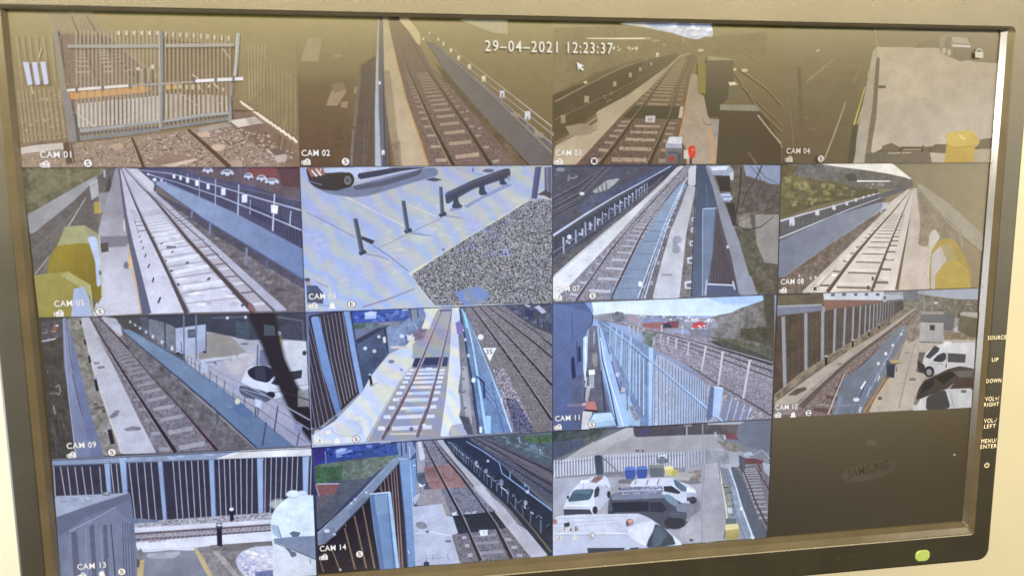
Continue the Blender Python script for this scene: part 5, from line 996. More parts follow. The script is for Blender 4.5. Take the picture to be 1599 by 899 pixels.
P([915,582, 1010,572, 1338,546, 1342,750, 1012,750, 960,650], (140,130,128), 'd', g=(950,600,1200,720,(124,116,116))); SP([930,590,1100,610,1130,740,1020,740],40,5,14,(108,98,96),'d',a=.6); P([985,570,1335,545,1337,585,1200,590,1100,600,1000,596],(118,106,104),'d',f=3); P([1020,600,1070,640,1150,740,1120,740,1010,610],(172,160,150),'c',a=.7,f=4)
I('cement_bags', 'pile of white and blue plastic bags')
P([1130,650, 1165,605, 1230,580, 1335,572, 1342,750, 1190,750, 1150,700], (190,186,204), 'c', f=5); SP([1140,640,1230,585,1335,578,1338,740,1200,740],70,6,26,(216,208,224),a=.7,asp=.5); SP([1140,630,1230,610,1260,740,1190,730],40,4,14,(130,146,206),a=.8,asp=.5); SP([1240,620,1335,600,1335,710,1250,700],18,10,30,(204,192,198),a=.5,asp=.4); SP([1160,640,1335,640,1335,740,1200,740],24,4,12,(120,110,140),a=.6,asp=.4); P([1240,715,1340,705,1342,750,1240,750],(100,110,170),'d',f=3)
I('container', 'grey corrugated container')
P([130,298, 390,288, 545,278, 440,325, 300,355, 140,412], (158,164,186), 'c', g=(200,300,400,340,(150,156,176))); SP([150,305,420,292,350,330,160,380],14,10,36,(130,134,152),a=.5,asp=.25); SP([270,300,350,300,340,320,280,325],5,8,14,(190,192,204),asp=.3); P([388,278,420,272,440,278,430,292,395,290],(110,112,126)); P([400,280,425,276,420,286],(170,172,180))
P([140,412, 300,355, 545,278, 562,400, 578,560, 585,750, 165,750], (108,114,142), 'p', g=(250,400,500,600,(104,110,140))); P([140,412,545,280,548,312,300,410,148,520],(98,102,128),f=3); L([210,490,6,330,430,5,465,358,4],(150,156,178)); P([215,495,460,365,555,440,585,750,165,750],(122,128,152),a=.5)
for q_ in ([222,500,250,490,272,750,235,750],[322,460,345,450,362,750,340,750],[398,460,410,452,428,750,408,750]): P(q_, (88,92,116), f=4)
L([440,450,6,465,750,8],(64,66,86)); L([415,455,4,425,640,4],(70,72,92)); 
for x_ in (505,518,532,546,556): L([x_,440,3, x_+(x_-440)*.14,750,4],(66,66,92))
L([300,470,3,310,750,3],(150,156,178),a=.7); L([380,470,3,400,740,4],(146,152,172),a=.7)
I('bollard')
P([1098,372,1118,372,1120,430,1102,433],(46,44,60)); E(1108,368,10,7,(216,216,226))
I('bollard')
P([1026,460,1054,460,1056,570,1030,574],(42,40,56)); P([1024,446,1054,444,1056,468,1040,474,1024,466],(64,62,76)); E(1040,455,12,5,(190,190,200)); L([1040,572,8,1000,580,4],(150,146,152),a=.7)
I('storage_tank', 'white rounded tank with a cap on top')
P([1325,440, 1340,385, 1375,340, 1420,305, 1500,288, 1575,294, 1590,750, 1342,750, 1338,560, 1330,500], (200,216,230), 'c', g=(1400,320,1450,520,(206,224,236))); E(1450,285,36,20,(206,220,232)); E(1500,280,26,13,(190,206,222)); L([1416,296,3,1440,306,3,1480,300,3],(130,150,176)); P([1340,530, 1450,520, 1580,515, 1586,645, 1500,612, 1400,570, 1342,548], (118,132,162), 'p', f=2); P([1342,552,1400,574,1500,616,1588,650,1590,750,1342,750],(196,200,204),'c'); L([1342,552,4,1500,614,5,1588,650,6],(70,76,104)); P([1325,450,1360,460,1385,525,1360,520,1340,500],(150,176,204),f=3); L([1365,460,4,1385,525,4],(86,100,130)); P([1430,500,1450,490,1490,497,1480,515,1450,520],(90,104,134)); E(1420,430,10,12,(222,234,240)); P([1400,575,1425,585,1440,600,1465,605,1470,625,1440,635,1430,605],(98,102,124),f=2); L([1545,640,4,1545,670,4],(80,86,110)); E(1370,340,40,20,(226,234,240),a=.4,f=16)
CAP('CAM 13', 259, 698, [('v', 283, 733), ('b', 393, 721), ('S', 503, 709)])

# ---------------- CAM 14
V(1, 3, 470, 665, 3.841, 'camera view from a steel-clad wall over a track crossing, with a blue billboard behind', ((60,76,150), (96,112,118), (96,92,100), (50,42,48)))
I('advert_hoarding')
P([70,118, 575,84, 590,172, 320,200, 85,232], (50,66,156), 'd', g=(100,150,550,130,(62,86,170))); SP([150,115,570,90,570,160,160,190],50,5,24,(60,96,210),a=.6,asp=.5); SP([80,130,570,100,570,160,90,200],30,5,20,(30,36,116),a=.6,asp=.5); P([78,130,150,124,150,200,85,225],(66,52,140),'d',f=3)
P([208,145,240,134,276,132,262,146,215,160],(150,176,232)); P([210,160,300,142,312,150,250,165,215,180],(110,144,220)); L([212,185,5,250,178,5],(130,156,226)); L([475,103,10,510,98,12,540,97,10],(176,200,240)); L([145,150,4,152,240,4],(130,150,200)); E(410,118,16,10,(90,130,220)); L([80,120,4,110,117,5],(170,190,230))
I('grass')
P([85,235, 320,200, 590,172, 500,240, 410,308, 240,325, 90,345], (88,108,84), 'f', g=(120,300,420,220,(108,120,104))); P([88,250,250,235,240,320,92,342],(66,102,62),'f',f=6); SP([350,205,560,185,430,290,340,290],24,5,16,(134,134,130),'f',a=.5)
I('red_strip')
P([92,346, 238,343, 222,382, 205,408, 100,416], (146,80,78), 'd'); L([92,346,5,238,343,5],(190,186,196))
I('roadway')
P([238,332, 410,312, 300,420, 190,540, 100,620, 95,520, 205,408], (80,84,98), 'd', g=(150,560,380,330,(90,96,112))); L([100,512,8,150,450,6,190,420,4],(46,40,50)); P([92,416,205,408,130,480,95,520],(104,96,106),'d'); L([88,350,5,110,420,6],(160,154,170))
I('slatted_wall')
P([110,880, 105,720, 150,690, 420,410, 590,215, 600,195, 690,840, 480,880], (42,34,42), 'd', g=(300,600,600,500,(56,46,58)))
for q_ in ([185,735,6,235,865,8],[262,610,8,325,855,12],[320,535,8,392,850,12],[370,475,7,442,850,12],[110,790,4,135,870,8],[470,370,4,500,400,5],[440,400,5,450,440,5]): L(q_, (134,98,74))
for x0_, y0_, x1_ in ((478,340,500),(500,318,524),(520,295,548),(540,275,566),(556,258,584),(570,240,600)): L([x0_,y0_,4, (x0_+x1_)/2+4,500,6, x1_+10,850,7],(150,118,112)); L([x0_+5,y0_,2,x1_+16,850,4],(86,58,52))
L([255,560,3,270,600,3],(150,130,120)); E(236,858,5,5,(190,180,170))
I('capping_beam')
P([100,640, 200,560, 330,430, 450,300, 560,192, 592,178, 592,212, 420,412, 150,700, 105,716], (118,130,158), 'c', g=(150,660,560,200,(124,146,176))); L([100,640,4,330,430,3,560,192,2],(170,180,200)); L([105,716,5,150,700,5,420,412,4,592,212,3],(60,60,78)); P([130,620,200,600,210,650,130,700],(100,112,146),'c',f=5,a=.7); E(155,625,16,9,(186,196,214)); D([302,460,10,8,325,437,10,8,200,645,10,8,392,395,8,8],(190,200,214)); P([290,500,380,420,400,440,300,540],(96,106,138),'c',f=4,a=.6)
I('steel_column')
P([413,408, 535,396, 562,620, 586,848, 478,862, 440,620], (112,150,196), 'p', g=(430,600,560,600,(90,130,184))); L([413,405,8,535,394,8],(176,200,224)); P([522,398,537,396,588,846,572,848],(150,190,226)); L([518,400,4,560,848,5],(60,90,150)); P([415,410,440,408,500,858,478,862],(84,116,172)); P([440,420,515,412,520,520,455,530],(126,160,200),f=8,a=.5)
P([588,198, 650,192, 668,400, 686,836, 640,842, 622,560], (112,152,206), 'p', g=(600,300,680,700,(100,142,200))); L([588,200,4,622,560,6,640,842,7],(60,80,140)); L([588,196,8,650,190,8],(160,190,220)); L([655,200,4,690,838,6],(160,196,230)); L([640,740,4,650,760,5],(200,216,236)); P([575,90,660,84,690,150,655,190,590,190],(116,140,186),'p'); L([600,88,6,605,180,8],(54,60,110)); L([628,80,7,632,160,8],(60,66,112)); L([650,120,4,655,190,5],(190,206,226)); P([660,200,690,190,700,300,695,400,670,440],(110,150,206),f=2); L([672,230,8,695,235,6],(170,206,240)); L([690,200,6,702,400,6],(54,66,110)); P([670,430,710,395,712,415,680,470],(166,180,206))
I('concrete_platform')
P([690,90, 735,85, 745,240, 735,380, 690,400, 700,300], (150,144,160), 'c'); P([700,95,745,90,742,200,715,200],(190,190,206),'c',f=4); P([720,380, 840,375, 880,470, 900,540, 870,545, 845,470, 690,470, 712,415], (150,138,144), 'c'); P([670,482, 845,465, 905,650, 958,818, 688,832], (176,182,204), 'c', g=(740,500,800,800,(170,176,200))); L([680,642,4,780,630,4,900,655,5],(210,212,224)); L([845,465,4,905,650,6,956,818,8],(212,176,128)); P([685,580,720,568,745,580,760,600,735,615,700,605],(130,128,146),'d',f=5); E(757,629,9,5,(90,90,110)); E(883,686,16,6,(110,110,130)); L([790,765,4,795,800,4],(110,112,140)); L([875,760,4,885,800,4],(110,112,140)); L([760,790,3,870,785,3],(130,132,160)); E(752,822,16,14,(44,52,90)); L([750,775,3,753,815,3],(60,64,96)); P([870,540,912,540,946,640,908,646],(176,190,210),'c')
SP([700,390,870,385,880,460,710,465],30,4,14,(170,156,160),a=.6); SP([730,100,760,100,770,230,740,230],8,4,10,(120,110,130))
P([705,330,735,318,742,350,712,362],(210,218,216)); L([715,362,5,715,400,5],(100,110,120)); P([700,280,760,270,765,320,730,350,700,330],(84,96,116),'f',f=5)
I('ballast')
P([722,85, 800,78, 950,260, 1050,370, 1170,510, 1240,610, 1385,782, 956,818, 905,650, 945,640, 910,540, 840,375, 760,240], (126,120,138), 'b', g=(800,120,1150,780,(110,102,112)))
P([738,238, 905,228, 960,300, 1010,362, 900,368, 780,376, 745,300], (152,104,102), 'd', g=(760,260,980,340,(158,108,104))); P([860,370,1045,362,1160,510,930,535],(118,116,134),'b'); SP([760,240,990,340,800,370],26,6,20,(150,90,92),'d',a=.6)
I('railway_track')
P([912,535, 1165,508, 1228,604, 945,642], (48,50,66), 'd'); L([980,540,3,1010,620,3],(130,136,160)); P([905,518,930,512,932,528,910,530],(206,210,224)); SP([970,508,1050,506,1050,520,970,522],10,6,14,(176,180,200),asp=.4)
A((1055,760,1215,745),(1040,655,1170,645),3,20,13,(140,134,150),q=1.3,jit=.15); A((1000,770,1030,768),(965,665,990,664),3,22,16,(166,164,180),q=1.2,jit=.1); D([1242,675,34,16,1278,722,32,16,1310,770,30,14],(160,156,160)); SP([1040,640,1180,630,1240,780,1080,790],30,4,12,(150,144,158),a=.5)
L([730,88,5, 790,210,8, 860,345,11, 950,515,15, 1010,640,18, 1078,802,24], (52,40,48)); L([740,88,2,872,345,4,962,515,5,1092,800,8],(160,150,166),a=.7); L([788,80,5, 860,185,8, 960,300,11, 1060,430,15, 1160,580,18, 1262,788,24], (54,40,50)); L([797,80,2,972,300,4,1172,580,6,1276,784,8],(156,146,162),a=.7); L([820,110,3,1030,350,5,1165,510,6],(90,80,92)); L([1165,510,6,1240,605,7,1385,782,10],(196,176,150))
P([1070,620,1116,618,1116,648,1078,652],(214,218,234)); P([1088,628,1104,627,1104,638,1090,640],(180,186,206)); D([760,90,30,10],(120,130,160))
I('concrete_path')
P([815,82, 850,78, 930,190, 1000,260, 1110,370, 1240,480, 1330,590, 1480,770, 1385,782, 1240,600, 1170,510, 1050,365, 950,240], (172,168,178), 'c', g=(850,120,1350,740,(176,170,180))); P([1100,375,1150,370,1240,460,1330,580,1360,620,1300,580,1220,480],(118,108,112),'d',f=6); L([815,82,3,950,240,4,1050,365,5],(200,186,160)); P([1030,365,1080,350,1130,400,1180,510,1140,480],(190,188,200),'c',f=6,a=.6)
I('boundary_fence')
P([850,78, 1005,68, 1190,220, 1505,500, 1507,766, 1480,768, 1330,585, 1240,478, 1000,255, 930,185], (50,58,82), 'd', g=(950,150,1450,650,(42,48,66)))
L([1250,450,4,1380,600,7,1500,750,10],(120,100,70)); A((1440,560,1440,640),(890,90,890,130),26,7,3,(112,124,152),q=3,jit=.9,a=.7); A((1420,540,1440,560),(880,88,890,92),34,7,3,(166,178,200),q=3,jit=1.6,a=.7); A((1470,600,1490,580),(900,100,920,95),26,5,2,(96,116,150),q=3,jit=.5)
L([990,95,6, 1100,160,8, 1190,232,9, 1180,250,6, 1290,340,10, 1500,500,13],(52,58,90)); L([990,88,5, 1090,145,7, 1188,215,8, 1205,280,6, 1350,385,9, 1505,500,10], (120,150,206)); L([1255,225,5,1252,310,6],(130,150,186)); L([1380,290,8,1362,385,9],(110,130,170)); E(1357,390,8,7,(190,204,222)); P([1334,325,1360,318,1362,350,1340,360],(110,140,190)); E(1345,455,9,14,(150,166,190),a=.8); E(1200,335,10,20,(130,146,170),a=.8); E(1050,215,6,10,(160,172,194),a=.8); E(1120,205,5,5,(186,200,220)); E(1110,265,7,13,(130,146,176),a=.8)
I('sidings')
P([1005,68, 1505,44, 1507,470, 1400,380, 1250,260, 1190,215], (92,92,112), 'b', g=(1100,100,1500,350,(84,80,98))); L([1030,66,4, 1200,160,9, 1380,280,12, 1507,350,14],(66,54,62)); L([1060,62,10,1250,165,18,1507,300,24],(116,98,104),a=.8); L([1070,62,4, 1260,155,7, 1507,270,9],(56,48,58)); L([1120,60,4,1300,130,7,1507,215,8],(58,54,66)); L([1010,80,5,1200,205,7,1507,400,10],(56,60,88)); L([1100,120,3,1507,320,3],(150,140,146),a=.6)
P([1140,60, 1505,42, 1507,240, 1400,190, 1260,130], (78,94,104), 'd'); P([1330,62,1507,46,1507,96,1440,98,1360,92],(78,112,72),'f',f=4); SP([1160,65,1320,60,1500,150,1500,220,1330,150],40,5,20,(104,122,140),a=.6); L([1305,60,6,1312,95,6],(150,166,186)); P([1365,110,1400,105,1420,130,1390,135],(96,128,156)); L([1430,130,5,1435,160,5],(170,180,196)); L([1230,90,3,1507,190,4],(130,142,160),a=.6)
CAP('CAM 14', 115, 742, [('v', 138, 777), ('S', 352, 758)])

# ---------------- CAM 15
V(2, 3, 850, 645, 3.826, 'camera view of a van yard with palisade fence, coloured bins and a track buffer', ((96,102,110), (120,122,130), (140,136,140), (168,166,178)))
I('hedge')
P([45,112, 380,86, 300,150, 240,195, 50,278], (64,78,72), 'f', g=(100,120,300,120,(84,90,84))); P([48,178,130,165,240,150,240,196,50,272],(84,92,116),'d'); A((60,180,60,262),(235,150,235,190),16,4,3,(64,70,96),q=1.2); P([240,150,330,120,400,90,380,110,240,196],(96,98,90),'f')
I('yard')
P([500,84, 535,84, 540,138, 870,126, 1010,118, 1060,160, 1180,230, 1280,300, 1100,330, 960,290, 960,770, 800,790, 45,845, 45,390, 100,290, 240,200, 400,130], (166,160,160), 'c', g=(500,200,600,600,(160,156,164))); P([100,290,240,200,500,84,530,84,528,130,400,210,180,265],(178,170,162),'c',f=3); P([400,190,540,140,1010,120,1100,200,900,225,360,235],(162,154,152),'c'); D([555,222,22,8,588,224,14,8],(96,92,100)); SP([260,170,380,150,340,180],8,3,7,(190,186,184))
P([45,400,340,380,440,400,440,430,120,520,45,560],(164,164,178),'c'); P([780,540,920,520,930,570,860,620,860,680,760,690],(112,108,116),'d',f=14,a=.7); P([820,680,850,650,940,640,940,760,800,770],(172,164,166),'c',f=6)
L([960,300,5,940,520,5,940,770,6],(146,140,144)); L([955,290,3,1120,296,3],(190,186,190)); E(878,755,10,5,(60,60,84))
I('building')
P([530,80, 850,64, 1000,60, 1190,52, 1190,105, 1140,120, 870,126, 540,140], (84,74,84), 'd', g=(560,100,1100,90,(98,84,80))); P([575,98,625,96,620,130,580,132],(84,70,120),f=3); P([1050,60,1185,52,1180,120,1090,125],(112,90,88),'d',f=4); P([970,56,1190,50,1190,62,980,66],(170,166,172))
P([1165,60, 1355,38, 1350,235, 1285,215, 1170,190, 1150,110], (116,118,130), 'p', g=(1180,100,1340,160,(108,110,122))); P([1078,118,1140,118,1160,160,1090,150],(140,74,78),'d',f=3); SP([1000,105,1080,130,1080,165,1010,140],10,5,12,(180,176,178)); P([1030,160,1170,190,1160,230,1080,220],(140,126,110),'f',f=5)
I('palisade_fence')
P([50,300,300,262,850,232,955,224,955,300,850,330,360,362,300,358,60,385],(126,126,140),'d',a=.75)
A((62,385,60,284),(300,358,298,258),15,8,8,(200,200,210),q=1,caps=1); A((362,362,360,252),(850,330,850,230),30,8,7,(196,196,206),q=1,caps=1); A((862,330,862,228),(955,300,955,222),6,7,6,(176,176,186),q=1,caps=1)
L([60,382,6,300,365,6,480,350,5],(110,112,130)); L([60,300,3,300,275,3,850,246,3],(130,130,146)); L([345,260,6,470,375,7],(120,112,112)); P([360,350,850,320,850,345,480,375,360,380],(116,112,118),'d',f=3,a=.6); P([960,220,1090,225,1110,300,960,295],(142,142,148),'d',f=5,a=.8)
I('notice_board')
P([298,256, 308,250, 336,250, 345,260, 356,364, 308,368], (56,72,86), 'p', g=(300,260,350,360,(70,88,100))); L([298,256,4,308,368,5],(110,124,140)); L([345,260,4,356,364,4],(120,130,150))
I('lamp_post')
L([850,70,8, 850,210,9, 846,355,11], (160,158,166)); P([830,62,875,62,885,72,850,78,835,72],(130,134,144))
I('lamp_post')
L([945,60,6, 945,200,8, 936,415,11], (152,150,156))
for x_, y_ in ((482,322),(552,318)): I('wheelie_bin', 'blue wheelie bin'); P([x_,y_, x_+58,y_-4, x_+62,y_+20, x_+56,y_+70, x_+6,y_+72, x_-2,y_+20], (58,88,186)); P([x_,y_,x_+58,y_-4,x_+62,y_+16,x_-2,y_+18],(84,120,214)); L([x_,y_+20,3,x_+60,y_+17,3],(36,56,130))
I('wheelie_bin', 'grey-green wheelie bin')
P([628,310,712,306,712,376,634,378],(98,108,112)); P([628,310,712,306,714,322,626,324],(130,134,118)); P([670,250,735,246,740,290,690,300,668,285],(110,114,126)); P([678,250,730,246,732,266,682,268],(200,202,208)); E(702,262,18,5,(100,104,120))
I('wheelie_bin', 'yellow wheelie bin')
P([718,318,765,314,770,335,766,366,726,368],(216,192,70)); P([765,332,800,336,802,374,760,374],(196,172,60),f=2); P([718,318,765,314,768,330,720,332],(232,212,110))
I('planter')
P([440,398,475,392,880,402,930,400,930,415,880,418,440,416],(120,114,116),'d'); P([790,360,860,350,940,330,930,395,880,400,800,380],(150,132,116),'f',f=3); P([840,350,890,360,860,395,780,385,790,360],(176,164,150),'c',f=4)
I('parked_van', 'white van with its bonnet towards the camera')
P([115,570, 130,525, 170,455, 215,410, 260,395, 300,372, 370,376, 392,430, 390,490, 320,555, 290,600, 120,604], (200,204,216), 'c', g=(160,460,360,480,(206,208,218))); P([300,470,322,425,392,440,390,500,300,600],(180,184,200),'c'); P([140,520, 178,455, 290,450, 292,462, 270,512, 150,524], (64,96,116)); P([160,470,180,457,280,452,270,480],(90,126,146),f=3,a=.7); P([296,500, 300,456, 318,432, 328,450, 322,490], (62,64,80)); P([115,570,270,572,285,600,118,606],(64,66,84)); L([128,545,5,275,548,5],(226,228,236)); L([125,560,3,270,562,3],(130,132,150)); P([275,408,300,376,350,368,345,385,310,412],(150,106,100),'d'); E(302,575,14,22,(52,52,64)); E(384,482,9,20,(56,56,68)); D([140,498,10,16],(50,50,66)); L([232,410,3,234,450,3],(120,124,140)); P([215,400,262,392,262,412,215,416],(224,228,236)); SP([320,420,380,410,380,440,330,450],6,4,10,(160,164,186))
I('parked_van', 'white van with a bare roof rack, behind the dark van')
P([512,430, 525,400, 560,390, 770,384, 800,405, 860,425, 900,455, 908,500, 880,530, 700,540, 540,500], (206,208,216), 'c', g=(600,400,800,520,(190,192,206))); P([770,388, 800,405, 852,445, 850,462, 820,462, 780,430], (88,112,134)); P([712,434, 760,432, 812,468, 800,478, 715,462], (58,60,72)); L([620,390,6,608,428,6],(110,114,130)); L([685,388,6,672,424,6],(110,114,130)); L([540,425,5,545,400,5],(80,84,100)); P([850,470,905,470,905,495,850,500],(170,172,190)); E(885,515,22,20,(56,56,68)); P([850,440,895,455,905,470,850,466],(222,222,230)); P([850,500,906,500,905,512,850,520],(70,70,84))
I('parked_van', 'dark grey van with a loaded roof rack')
P([378,590, 384,520, 400,485, 440,470, 690,480, 760,500, 830,540, 855,570, 858,640, 830,675, 720,688, 640,640, 560,602, 380,602], (80,84,100), 'p', g=(400,500,800,660,(74,76,92))); P([400,490,450,468,700,476,740,500,620,505,400,515],(120,126,152),'c',f=2)
P([402,530, 620,524, 622,580, 410,586], (44,48,64)); P([628,528,700,530,730,570,700,586,632,584],(50,54,70)); P([720,478, 760,490, 800,535, 785,555, 745,530, 715,500], (110,140,164)); P([785,540,840,530,858,560,850,588,790,580],(120,126,148),f=2); P([440,440, 700,432, 710,452, 695,480, 455,486, 445,462], (120,124,150),'d'); SP([445,440,705,432,700,470,455,480],46,4,14,(170,176,200),a=.7,asp=.5); SP([445,440,705,432,700,470,455,480],30,3,9,(60,62,80),a=.7); L([440,462,4,708,450,4],(190,194,214)); E(775,650,60,36,(50,50,62),f=3); E(400,600,18,20,(50,50,62)); L([380,600,4,560,600,4],(54,56,70)); P([850,575,858,600,858,640,845,640],(140,140,156)); L([626,525,3,630,600,3],(60,62,78)); P([740,590,850,590,850,620,760,620],(84,86,104),f=3)
I('parked_van', 'large white van in the foreground with amber roof beacons')
P([45,640, 80,610, 200,602, 560,596, 620,620, 680,660, 740,705, 800,750, 820,782, 600,800, 45,850], (196,198,212), 'c', g=(300,620,350,840,(186,190,206)))
L([70,655,3,440,632,3],(166,166,180)); L([70,680,3,450,650,3],(170,170,186)); L([75,625,3,500,610,3],(170,170,184)); L([60,712,5,340,708,5,490,712,5],(220,222,232)); L([60,722,3,480,724,3],(140,144,164)); P([60,725,480,720,560,760,600,800,45,850],(176,182,202),f=6,a=.6)
P([490,700,560,650,650,640,655,665,610,760,600,790,520,740],(212,214,224),'c',f=3); P([660,655, 700,672, 770,740, 785,775, 700,790, 608,795, 620,750, 650,700], (56,72,84)); P([665,665,700,680,730,720,680,790,640,790,650,720],(84,104,118),f=4,a=.7); L([690,680,4,690,780,4],(90,106,120)); P([765,730,812,770,816,782,785,780],(214,216,226)); P([255,800,478,798,470,812,260,830],(60,64,80)); P([510,800,560,796,560,806,510,812],(60,64,80)); E(508,645,22,20,(186,112,90)); E(512,640,12,10,(220,150,120)); E(60,642,14,14,(186,112,92)); P([485,650,495,640,505,665,490,672],(110,90,90)); P([115,655,145,645,150,665,120,675],(52,54,70)); D([125,680,14,22,150,690,22,12,190,685,16,26],(70,72,90),a=.8)
I('walkway')
P([955,380,1045,380,1060,480,1090,620,1080,660,1085,745,955,768],(162,156,158),'c'); P([960,300, 1040,296, 1045,380, 955,380],(172,166,168),'c'); P([1105,320, 1140,315, 1190,400, 1250,560, 1322,690, 1320,738, 1245,745, 1180,560], (92,98,112), 'p', g=(1130,340,1280,700,(84,90,104))); L([1040,310,6, 1062,440,7, 1082,560,8, 1090,650,9],(216,206,146)); P([1090,325, 1110,320, 1135,420, 1175,540, 1250,740, 1190,745, 1130,560, 1095,420], (130,142,158), 'd')
L([1100,320,7,1140,430,8,1170,540,9,1245,745,11],(196,204,214)); L([1080,330,5,1105,450,6,1140,600,7,1195,745,8],(110,120,136)); SP([1060,390,1110,400,1150,600,1110,620],18,4,12,(84,90,100)); P([1070,420,1100,425,1120,580,1095,590],(140,136,120),'f',f=3); L([1065,440,8,1095,435,6],(72,78,88)); P([1090,560,1115,560,1118,590,1095,588],(190,192,196)); A((1045,400,1045,360),(1040,320,1040,290),5,5,4,(130,134,146),q=1); L([1035,300,4,1048,390,5],(120,120,134)); E(1172,565,7,7,(216,220,226)); E(1240,735,9,7,(200,204,210))
I('railway_track')
P([1140,315, 1310,300, 1345,380, 1345,720, 1322,690, 1250,540, 1190,400], (120,108,112), 'b'); A((1275,620,1340,618),(1170,330,1270,325),15,13,6,(156,150,156),'c',q=1.8,jit=.08); L([1180,325,6,1215,410,8,1260,530,10,1325,660,13],(84,62,64)); L([1262,320,5,1300,390,7,1345,460,8],(84,64,66))
I('buffer_stop')
P([1160,262, 1300,268, 1308,296, 1200,300, 1165,290], (126,66,66), 'p'); P([1160,250,1190,240,1196,330,1162,330],(90,90,100),'d'); P([1160,235,1230,228,1245,245,1180,255],(170,174,182),'d'); L([1275,300,8,1290,345,8],(98,60,60)); L([1170,300,8,1180,350,8],(84,70,76)); P([1300,290,1345,300,1345,380,1310,340],(170,168,174),'c'); L([1240,245,4,1300,215,4,1345,270,5],(170,172,180)); L([1240,258,3,1345,285,4],(150,152,162))
I('grit_bin', 'yellow grit bin')
P([1078,660, 1150,655, 1158,680, 1150,745, 1082,750, 1076,690], (196,168,60), 'p', g=(1080,670,1080,740,(166,138,50))); P([1078,660,1150,655,1158,682,1080,692],(222,200,110)); P([1080,625,1140,622,1142,652,1082,655],(92,108,112)); L([1075,690,5,1070,740,6],(90,80,60))
CAP('CAM 15', 62, 705, [('v', 80, 740), ('b', 178, 732), ('L', 278, 723)], wcol=(224,222,230))

# ---------------- unused sixteenth cell
V(3, 3, 1190, 630, 3.342, 'empty dark grey cell with a faint oval maker badge', ((104,91,68), (110,96,70), (76,65,45), (54,46,34)), 'w')  # corner tones carry the panel's glare, put into the emitted colour
I('badge')
E(555,350,146,44,(90,80,61),ang=-14,n=40,f=6,g=(420,380,690,320,(92,82,63)))
flush()
m = Mesh(); X_, Y_ = plane(*toph([452, 388])[0]); X2_, Y2_ = plane(*toph([662, 336])[0])
text_add(m, 'SAMSUNG', X_, Y_, math.hypot(X2_ - X_, Y2_ - Y_), .0054, st.z + 2e-5, lit((82, 72, 54)), mat('w'), bold=.01, ang=math.atan2(Y2_ - Y_, X2_ - X_)); link('badge_text', m.build('badge_text'), st.view)
I('dust_speck')
E(1004,266,3.5,3.5,(186,172,140)); E(570,205,24,14,(112,102,86),a=.4,f=8); L([370,770,2,400,755,2],(110,98,80))
# ------------------------------------------------------------------ monitor body
flush()
def ring_pts(x0, y0, x1, y1, r, n=6):
    """rounded rectangle, counter-clockwise"""
    out = []
    for cx, cy, a in ((x1 - r, y1 - r, 0), (x0 + r, y1 - r, 90), (x0 + r, y0 + r, 180), (x1 - r, y0 + r, 270)):
        for i in range(n + 1):
            t = math.radians(a + 90 * i / n); out.append((cx + r * math.cos(t), cy + r * math.sin(t)))
    return out
def loft(rings, name, material, parent, cap=False, label=None, smooth=True):
    v = []; f = []; n = len(rings[0][0])
    for pts, z in rings: v += [(p[0], p[1], z) for p in pts]
    for k in range(len(rings) - 1):
        for i in range(n):
            a, b = k * n + i, k * n + (i + 1) % n; f.append((a, b, b + n, a + n))
    if cap: f.append(tuple(range((len(rings) - 1) * n, len(rings) * n)))
    me = bpy.data.meshes.new(name); me.from_pydata(v, [], f); me.materials.append(material)
    bm = bmesh.new(); bm.from_mesh(me); bmesh.ops.recalc_face_normals(bm, faces=bm.faces); bm.to_mesh(me); bm.free()
    o = link(name, me, parent, label)
    return o
SX, SYT, SYB = 0.2655, 0.1492, -0.1499
blackp = plastic('black_plastic', (0.013, 0.0125, 0.011), 0.35, spec=0.5, bump=0.25, bscale=2200, dust=True)
lipp = plastic('black_gloss_lip', (0.044, 0.038, 0.028), 0.24, spec=0.6, coat=0.6, bump=0.06)
def rr(d, dt, db, r): return ring_pts(-SX - d, SYB - db, SX + d, SYT + dt, r)
OX0, OX1, OY0, OY1 = -0.2838, 0.2828, -0.1752, 0.176
# inner lip: steep wall, then a shallow chamfer
lip = loft([(rr(0.0, 0, 0, .0006), -0.0012), (rr(0.0002, .0002, .0005, .0006), 0.0002), (rr(.0020, .0006, .0026, .0012), .0034),
            (rr(.0050, .0016, .0062, .0030), .0046), (rr(.0054, .0018, .0067, .0032), .0047)], 'screen_surround', lipp, ROOT)
face = loft([(rr(.0054, .0018, .0067, .0032), .0047), (rr(.0060, .0024, .0073, .0036), .0050),
             (ring_pts(OX0 + .0016, OY0 + .0016, OX1 - .0016, OY1 - .0016, .0062), .0050),
             (ring_pts(OX0 + .0004, OY0 + .0004, OX1 - .0004, OY1 - .0004, .0072), .0043),
             (ring_pts(OX0, OY0, OX1, OY1, .0076), .0028), (ring_pts(OX0, OY0, OX1, OY1, .0076), -.018),
             (ring_pts(OX0 + .012, OY0 + .012, OX1 - .012, OY1 - .012, .02), -.034),
             (ring_pts(OX0 + .08, OY0 + .06, OX1 - .08, OY1 - .06, .03), -.050)], 'bezel', blackp, ROOT, cap=True)
for o in (face, lip):
    for p in o.data.polygons: p.use_smooth = False
